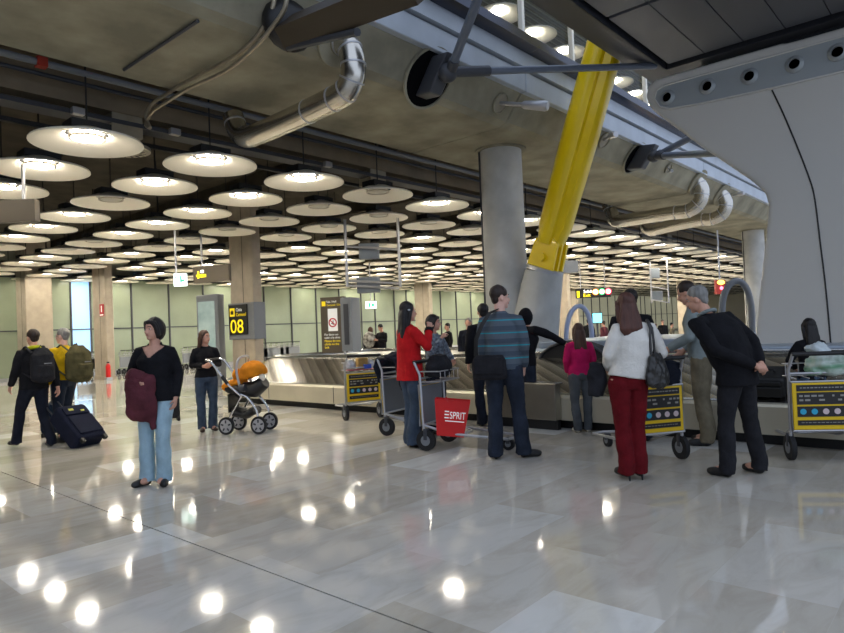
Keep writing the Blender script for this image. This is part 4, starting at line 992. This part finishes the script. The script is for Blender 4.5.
# rolling suitcase
def suitcase(label, loc, rz, w, d_, h_, m, tilt=0, handle=True, name='suitcase', tag=False, flat=False):
    t = thing(name, label, 'suitcase', loc, rz); t.rotation_euler = (tilt, 0, rz)
    z = .05
    MB().box((0,0,z+h_/2), (w,d_,h_)).build('shell', m, t, bevel=.045, seg=4)
    MB().box((0,d_/2+.012,z+h_*.36), (w*.84,.03,h_*.52)).build('front_pocket', m, t, bevel=.014, seg=3)
    MB().box((0,d_/2+.012,z+h_*.78), (w*.84,.025,h_*.22)).build('top_pocket', m, t, bevel=.012, seg=3)
    for sg in (1,-1):
        MB().tube([(sg*w*.4-.02,-d_/2+.02,.045),(sg*w*.4+.02,-d_/2+.02,.045)], .045, 16).build('wheel', M_rub, t, smooth=40)
        MB().box((sg*w*.4,d_/2-.04,.03), (.05,.05,.06)).build('foot', M_black, t)
    if handle: MB().tube([(-.11,-d_/2+.02,z+h_-.02),(-.11,-d_/2+.02,z+h_+.42),(.11,-d_/2+.02,z+h_+.42),(.11,-d_/2+.02,z+h_-.02)], .011, 8).build('telescopic_handle', M_dgrey, t, smooth=40)
    MB().tube([(-.08,0,z+h_),(-.06,0,z+h_+.03),(.06,0,z+h_+.03),(.08,0,z+h_)], .012, 8).build('carry_handle', M_black, t, smooth=40)
    if tag: MB().box((.08,d_/2+.03,z+h_*.8), (.07,.006,.035)).box((-.08,d_/2+.03,z+h_*.74), (.05,.006,.025)).build('yellow_tag', mat('tag_yellow', srgb(215,210,90)), t)['kind'] = 'stuff'
    return t
c = onz(92,446,0)
navyc = cloth('navy_suitcase_fabric', (26,30,48), .2)
# pulled: leans on its wheels towards the hand
hp = p1.w((.26,-.16,.78)); dd = V((c.x,c.y,0))-V((hp.x,hp.y,0)); rz_ = math.atan2(dd.y, dd.x)-R_(90)
suitcase('navy fabric rolling suitcase pulled at a slant behind the black-jacket man', (c.x,c.y,.015), rz_, .44, .27, .62, navyc, R_(47), tag=True)
c = onz(172,421,0); suitcase('small black suitcase standing behind the woman in light jeans', (c.x,c.y,0), R_(-20), .26, .18, .36, blk2)
c = onz(55,436,0); suitcase('dark blue upright case between the two walking men', (c.x,c.y,0), p2.rz, .34, .22, .46, cloth('teal_navy_cloth', (22,38,58)), name='upright_case')
c = onx(771,396,7.98)
sc_ = suitcase('black suitcase lying on the carousel plates beside the black-jacket man', (7.98,c.y,.52), R_(90), .38, .34, .24, M_black, handle=False, name='travel_case'); sc_.rotation_euler = (R_(-24),0,R_(90))
# shoulder bag of the striped man
t = thing('shoulder_bag', 'black shoulder bag hanging behind the striped sweater man', 'bag', p11.w((-.10,-.17,.93)), p11.rz)
b = MB().tube([(0,0,-.13),(0,0,-.10),(0,0,.08),(0,.0,.13)], [.17,.19,.18,.15], 16, lat=(1,0,0), r2=[.05,.07,.065,.04]); put(remeshed(b, .012, 2, disp=.008), 'bag_body', blk2, t)
MB().box((0,-.075,.02), (.30,.012,.17)).build('flap', blk2, t, bevel=.01)
MB().tube([(-.15,.02,.12),(-.13,-.02,.30),(-.06,-.025,.45),(.02,.02,.575),(.10,.14,.62),(.17,.26,.50),(.22,.32,.25),(.16,.2,.1)], [.022]*8, 8, lat=(1,0,0), r2=[.005]*8).build('strap', M_black, t, smooth=40)
# handbag of the woman in white
t = thing('handbag', 'slouchy black leather handbag on the shoulder of the woman in white', 'handbag', p13.w((.245,-.10,1.03)), p13.rz)
leather = mat('black_leather', srgb(34,33,32), .35, spec=.6, bump=.4, bs=30)
b = MB().tube([(0,0,-.17),(0,0,-.13),(0,0,0),(0,0,.10),(0,0,.14)], [.09,.15,.145,.10,.06], 16, lat=(.8,.5,0), r2=[.04,.075,.07,.05,.02]); put(remeshed(b, .009, 2, disp=.022, dscale=13, stretch=(1,1,.5)), 'bag_body', leather, t)
for k in (0,.035): MB().tube([(-.07+k,-.03,.09),(-.075+k,-.035,.22),(-.06+k*.5,-.02,.36),(-.055+k*.3,.05,.435),(-.06,.12,.36),(-.05,.12,.2),(-.02,.07,.10)], .011, 8).build('strap', leather, t, smooth=40)
MB().lathe([(.02,0),(.028,0),(.028,.006),(.02,.006),(.02,0)], 14, (-.07,-.045,.10), rot=V((0,-1,0)).to_track_quat('Z','Y').to_matrix()).build('ring', M_chrome, t)
# ================================================================== TROLLEYS
def cart_parts(t, low=False):
    n = 6 if low else 10
    fr = MB()
    for sg in (1,-1):
        fr.tube([(sg*.30,.02,.12),(sg*.30,.0,.30),(sg*.30,-.02,.88),(sg*.28,-.10,1.03)], .016, n)
        fr.tube([(sg*.30,.0,.30),(sg*.24,.30,.20),(sg*.15,.98,.15)], .016, n)
    fr.tube([(-.15,.98,.15),(0,1.03,.15),(.15,.98,.15)], .016, n).tube([(-.30,.0,.30),(.30,.0,.30)], .014, n).tube([(-.30,-.02,.84),(.30,-.02,.84)], .012, n)
    fr.tube([(-.28,.1,.26),(-.08,.45,.19),(.08,.45,.19),(.28,.1,.26)], .012, n)
    fr.build('frame', M_alu, t, smooth=40)
    MB().tube([(-.29,-.10,1.03),(.29,-.10,1.03)], .021, n).build('handle', M_black, t, smooth=40)
    pf = MB().box((0,-.045,.525), (.575,.02,.45)).build('advert_panel', mat('trolley_yellow', srgb(238,196,12), .4) if not low else M_grey, t, bevel=.008)
    MB().box((0,-.030,.525), (.56,.008,.44)).build('panel_back', M_grey, pf)
    fq = MB(); fq.tube([(-.295,-.045,.29),(.295,-.045,.29),(.295,-.045,.76),(-.295,-.045,.76)], .014, 8, closed=True); fq.build('panel_rim', M_alu, pf, smooth=40)
    if not low:
        ink = mat('panel_black', srgb(30,27,26), .5); dim = mat('panel_print', srgb(150,146,138), .5)
        for z, h_ in ((.700,.06),(.600,.115),(.475,.10),(.368,.048)):
            s_ = MB().box((0,-.0575,z), (.50,.006,h_)).build('black_band', ink, pf)
        gl = MB(); rg = random.Random(3)
        for z, hh in ((.703,.010),(.37,.006)):
            x = -.22
            while x < .22: w_ = rg.uniform(.012,.035); gl.box((x+w_/2,-.0615,z), (w_,.002,hh)); x += w_+.01
        for z in (.625,.585):
            x = -.23
            while x < .22:
                w_ = rg.uniform(.015,.05)
                if rg.random() < .75: gl.box((x+w_/2,-.0615,z), (w_,.002,.018))
                x += w_+.015
        gl.build('printed_lines', dim, pf)['kind'] = 'stuff'
        rot = V((0,-1,0)).to_track_quat('Z','Y').to_matrix()
        for k in range(5):
            MB().lathe([(0,0),(.028,0),(.028,.003),(0,.003)], 18, (-.2+.1*k,-.0605,.475), rot=rot).build('round_icon', mat('icon_blue', srgb(50,170,205)) if k < 2 else mat('icon_pale', srgb(215,195,195)), pf)
    bk = MB()
    for z in (.80,.92): bk.tube([(-.28,-.05,z),(-.27,.22,z),(.27,.22,z),(.28,-.05,z)], .007, 6)
    for x in (-.24,-.12,0,.12,.24): bk.tube([(x,.22,.92),(x,.22,.80),(x,-.03,.79)], .005, 6)
    bk.build('basket', M_alu, t, smooth=40)['kind'] = 'stuff'
    for x, y, rr in ((.30,.03,.12),(-.30,.03,.12),(.0,.93,.07)):
        w_ = MB().tube([(x-.022,y,rr),(x+.022,y,rr)], rr, 24).build('wheel', M_rub, t, smooth=40)
        MB().tube([(x-.026,y,rr),(x+.026,y,rr)], rr*.5, 16).build('hub', M_grey, w_, smooth=40)
        if not low: MB().box((x,y,rr*1.6), (.06,.05,rr*1.1)).build('fork', M_dgrey, t, bevel=.008)
def cart(label, px, py, a, group=None, loc=None):
    p = loc or onz(px, py, 0); t = thing('luggage_trolley', label, 'luggage trolley', (p.x,p.y,0), R_(a-48.5-90), group); cart_parts(t); 
    T = Who(); T.t = t; T.rz = t.rotation_euler[2]; T.o = V((p.x,p.y,0)); T.w = lambda v: T.o+rot2(V(v), T.rz); return T
cA = cart('luggage trolley with loaded basket standing by the carousel below the notice board', 364, 419, 116)
cB = cart('luggage trolley with a navy coat over it, left of the red-jacket woman', 398, 432, -32)
cC = cart('luggage trolley carrying the red shopping bag, right of the red-jacket woman', 436, 446, -28)
cD = cart('luggage trolley in front of the woman in white, its yellow panel facing out', 657, 462, 104)
cE = cart('luggage trolley loaded with green and white bags at the right edge', 826, 460, 80)
def heap(name, label, cat, c, rz, pts, rad, r2, m, disp=.02, dscale=7, vx=.012, **k):
    b = MB(); 
    for P_ in pts: b.tube([V(p) for p in P_], [rad]*len(P_) if not isinstance(rad, list) else rad, 12, lat=(1,0,0), r2=[r2]*len(P_) if not isinstance(r2, list) else r2)
    return put(remeshed(b, vx, 3, disp=disp, dscale=dscale), name, m, None, loc=c, rotz=rz, label=label, category=cat)
heap('coat', 'dark navy coat hung over the handle of the trolley left of the red jacket', 'coat', cB.w((.06,.02,1.02)), cB.rz, [[(0,-.12,.02),(0,-.16,-.1),(0,-.14,-.32)],[(0,.0,.05),(0,.20,-.02),(.03,.26,-.42)]], [.25,.27,.2], [.07,.09,.05], navy)
heap('duffel_bag', 'black soft bag in the basket of the trolley with the red shopping bag', 'bag', cC.w((0,.08,.95)), cC.rz, [[(0,0,-.1),(0,0,.02),(0,0,.15)]], [.2,.22,.12], [.13,.15,.09], blk2)
heap('coat', 'black coat and bag piled on the trolley beside the woman in white', 'coat', cD.w((.02,.08,.94)), cD.rz, [[(.05,-.10,-.18),(.05,-.09,0),(.02,0,.06)],[(0,.1,-.1),(0,.1,.1)]][:1]+[[(0,.12,-.1),(0,.1,.0),(0,.08,.08)]], [.22,.26,.2], [.07,.09,.08], navy)
heap('dark_coat', 'dark coat over the left arm side of the woman in white', 'coat', p13.w((-.25,.13,.93)), p13.rz, [[(0,0,.16),(0,0,.05),(-.02,0,-.14)]], [.06,.10,.07], [.05,.06,.05], blk2)
grn = mat('green_white_plastic', srgb(70,120,88), .35, spec=.6, var=.9, vs=5, col2=srgb(205,214,205), stretch=(.5,.5,3))
heap('plastic_bag', 'crumpled green and white plastic bag on the right-hand trolley', 'plastic bag', cE.w((.08,.06,.90)), cE.rz, [[(0,0,-.08),(0,0,.02),(0,0,.10)]], [.19,.2,.15], [.11,.13,.08], grn, .03, 11)
heap('plastic_bag', 'white plastic bag on top of the green one on the right-hand trolley', 'plastic bag', cE.w((.03,.06,1.05)), cE.rz, [[(-.05,0,-.05),(0,0,.0),(.06,0,.05)]], [.11,.10,.05], [.08,.07,.04], mat('white_plastic', srgb(196,206,208), .35, var=.2, vs=8), .03, 12)
# things in basket of trolley A
o = MB().box((0,0,.09), (.17,.12,.18)).build('cardboard_box', mat('tan_card', srgb(176,140,78), .7, var=.2, vs=8), None, bevel=.004, loc=cA.w((.03,.08,.81)), rotz=cA.rz, label='tan carton in the basket of the trolley below the notice board', category='box')
o = MB().box((0,0,.04), (.12,.07,.07)).build('blue_packet', mat('blue_card', srgb(40,70,170), .5), None, bevel=.008, loc=cA.w((.09,-.01,.81)), rotz=cA.rz, label='small blue packet in front of the tan carton', category='packet')
heap('carrier_bag', 'pale translucent bag in the left of the trolley basket', 'plastic bag', cA.w((-.17,.09,.90)), cA.rz, [[(0,0,-.06),(0,0,.0),(0,0,.07)]], [.075,.085,.05], [.07,.08,.04], mat('pale_plastic', srgb(190,192,200), .4, var=.2, vs=9))
heap('carrier_bag', 'pale bag in the right of the trolley basket', 'plastic bag', cA.w((.19,.11,.89)), cA.rz, [[(0,0,-.05),(0,0,.0),(0,0,.06)]], [.06,.065,.04], [.06,.07,.04], mat('pale_plastic', (1,1,1)))
MB().box((0,0,.005), (.5,.2,.01)).build('pink_mat', mat('pink_print', srgb(170,70,90), .6), None, loc=cA.w((0,.09,.795)), rotz=cA.rz, label='thin pink leaflet lining the basket of the trolley by the notice board', category='leaflet')
# red shopping bag
c = cC.w((.20,.30,.175)); t = thing('shopping_bag', 'red paper shopping bag with white ESPRIT lettering on the trolley', 'shopping bag', c, R_(-48.5-12)); t.rotation_euler = (R_(2), R_(6), R_(-48.5-6))
redb = mat('red_paper', srgb(214,24,26), .4, spec=.5)
W0, W1, Dp, Hb = .155, .205, .07, .42
vs = []
for z, w_, d_ in ((0,W0,Dp),(Hb,W1,Dp*1.1)): vs += [(-w_,-d_,z),(w_,-d_,z),(w_,d_,z),(-w_,d_,z)]
vs += [(x*.97,y*.94,z) for x, y, z in vs[4:8]]+[(x*.97,y*.94,.01) for x, y, z in vs[0:4]]
MB().add(vs, [(0,3,2,1),(0,1,5,4),(1,2,6,5),(2,3,7,6),(3,0,4,7),(4,5,9,8),(5,6,10,9),(6,7,11,10),(7,4,8,11),(8,9,13,12),(9,10,14,13),(10,11,15,14),(11,8,12,15),(12,13,14,15)]).build('bag_body', redb, t)
tl = math.atan2(.007,Hb)
eb_ = MB()
for z in (0,.036,.072): eb_.box((-.055,-.079,.215+z), (.05,.003,.013))
lg = eb_.build('letter_bars', M_sw, t)
text('SPRIT', 'lettering', .115, M_sw, t, (-.022,-.079,.208), (R_(90),0,0), sx=.66)
MB().box((.04,-.0785,.178), (.22,.003,.010)).build('small_print', M_sw, t)
for d_ in (-.06,.06): MB().tube([(-.09,d_,Hb-.03),(-.085,d_-.02,Hb+.02),(-.05,d_-.04,Hb-.02)], .005, 6).build('cord_handle', redb, t)
# ================================================================== PRAM
p = onz(249,432,0); t = thing('pram', 'pram with orange carrier seat and hood on a black and silver frame', 'pram', (p.x,p.y,0), R_(-8-48.5-90)); t.scale = (1.03,1.03,1.12)
orange = cloth('orange_fabric', (214,132,28), .18)
for x in (.21,-.21):
    for y, nm in ((-.24,'rear'),(.24,'front')):
        w_ = MB().tube([(x-.02,y,.115),(x+.02,y,.115)], .115, 28).build('wheel', M_rub, t, smooth=40)
        rot = V((1,0,0)).to_track_quat('Z','Y').to_matrix()
        hb_ = MB().tube([(x-.024,y,.115),(x+.024,y,.115)], .085, 24).build('wheel_disc', M_alu, w_, smooth=40)
        sp = MB()
        for k in range(5):
            q = Matrix.Rotation(k*2*math.pi/5,3,'X'); sp.box(V((x,y,.115))+q @ V((0,0,.055)), (.054,.022,.04), 0, q)
        sp.build('wheel_cutouts', M_dgrey, w_)['kind'] = 'stuff'
    MB().tube(smoothpath([V((x,.24,.18)), V((x*.97,.20,.32)), V((x*.9,.08,.47)), V((x*.9,-.02,.52))]), .017, 10).build('frame_leg', M_chrome, t, smooth=50)
    MB().tube([(x,-.24,.15),(x*.93,-.10,.36),(x*.9,.0,.52)], .015, 10).build('frame_leg', M_chrome, t, smooth=50)
    MB().tube(smoothpath([V((x*.9,-.02,.50)), V((x,-.20,.66)), V((x,-.36,.86)), V((x,-.44,.95)), V((x*.95,-.52,.98))]), .017, 10).build('push_bar', M_chrome, t, smooth=50)
    MB().tube([(x*1.0,-.20,.66),(x,-.28,.76)], .026, 10).build('bar_joint', M_black, t, smooth=40)
MB().tube([(-.2,-.52,.98),(.2,-.52,.98)], .019, 10).build('handle_grip', M_black, t, smooth=40)
b = MB(); b.tube([(0,-.20,.28),(0,0,.24),(0,.14,.30)], [.17,.18,.16], 14, lat=(1,0,0), r2=[.07,.06,.06]); put(remeshed(b,.012,2,disp=.01), 'storage_basket', M_black, t)
MB().box((0,-.22,.40), (.34,.012,.24)).build('basket_back', M_black, t)
b = MB(); b.tube([(0,-.28,.60),(0,-.10,.56),(0,.12,.56),(0,.27,.66)], [.15,.19,.19,.13], 16, lat=(1,0,0), r2=[.07,.10,.11,.09]); put(remeshed(b,.012,2), 'carrier_shell', M_black, t)
b = MB(); b.tube([(0,-.33,.60),(0,-.22,.64),(0,-.05,.68)], [.13,.17,.15], 16, lat=(1,0,0), r2=[.06,.06,.05]); b.ell((0,-.15,.76), (.13,.05,.08)); put(remeshed(b,.012,2,disp=.012), 'seat_liner', orange, t)
b = MB(); b.ell((0,.10,.80), (.19,.20,.15), n=20, m=12); b.ell((0,.02,.74), (.17,.14,.10)); put(remeshed(b,.012,2,disp=.015,dscale=8,cuts=[(V((0,.0,.70)), V((0,.25,-.97)))]), 'hood', orange, t)
MB().tube(smoothpath([V((.2,-.02,.60)), V((.21,-.06,.80)), V((.19,-.05,.95)), V((.10,-.02,1.0)), V((-.10,-.02,1.0)), V((-.19,-.05,.95)), V((-.21,-.06,.80)), V((-.2,-.02,.60))]), .017, 10).build('carry_handle', M_alu, t, smooth=50)
MB().tube([(.21,-.02,.60),(.215,.06,.60)], .05, 16, lat=(0,0,1)).build('adjuster', M_dgrey, t, smooth=40)
MB().ell((.04,.24,.72), (.05,.05,.05)).build('baby_blanket', M_white, t, smooth=60)
# ================================================================== FAR TROLLEY ROWS, SCREEN
proto = thing('parked_trolley', '-', 'luggage trolley', (0,0,0), 0, 'trolleys parked along the glass wall'); cart_parts(proto, True)
def ctree(o, par=None):
    c = o.copy(); COL.objects.link(c); c.parent = par
    for ch in list(o.children): ctree(ch, c)
    return c
first = True
for row, (pxs, n, dpx, lb) in enumerate([(257,8,5.4,'in the row right of the 08 column'),(188,6,4.5,'in the row between the two women'),(126,4,5,'in the row left of the woman in light jeans'),(84,3,5,'in the row left of the red fire notice')]):
    for k in range(n):
        c = proto if first else ctree(proto); first = False
        p = ony(pxs+dpx*k, 350, 28.3); c.location = (p.x,p.y,0); c.rotation_euler = (0,0,R_(0)); c['label'] = 'parked metal luggage trolley, %s %s' % (ordn(k+1), lb)
c = atd(597,318,24.5); t = thing('information_screen', 'glowing cyan screen among the distant crowd', 'screen', (c.x,c.y,0), R_(-48.5))
MB().box((0,0,c.z), (.40,.08,.42)).build('casing', M_black, t, bevel=.01)
MB().box((0,-.043,c.z), (.34,.006,.36)).build('display', mat('cyan_display', srgb(120,220,235), .4, emit=srgb(110,220,240), es=1.6), t)
MB().tube([(0,0,0),(0,0,c.z-.21)], .04, 10).build('post', M_dgrey, t)
# ------------------------------------------------------------------ light
w = bpy.data.worlds.new('world'); scene.world = w; w.use_nodes = True
w.node_tree.nodes['Background'].inputs[0].default_value = (.68,.79,1.0,1); w.node_tree.nodes['Background'].inputs[1].default_value = 0.72
scene.view_settings.exposure = 0.68
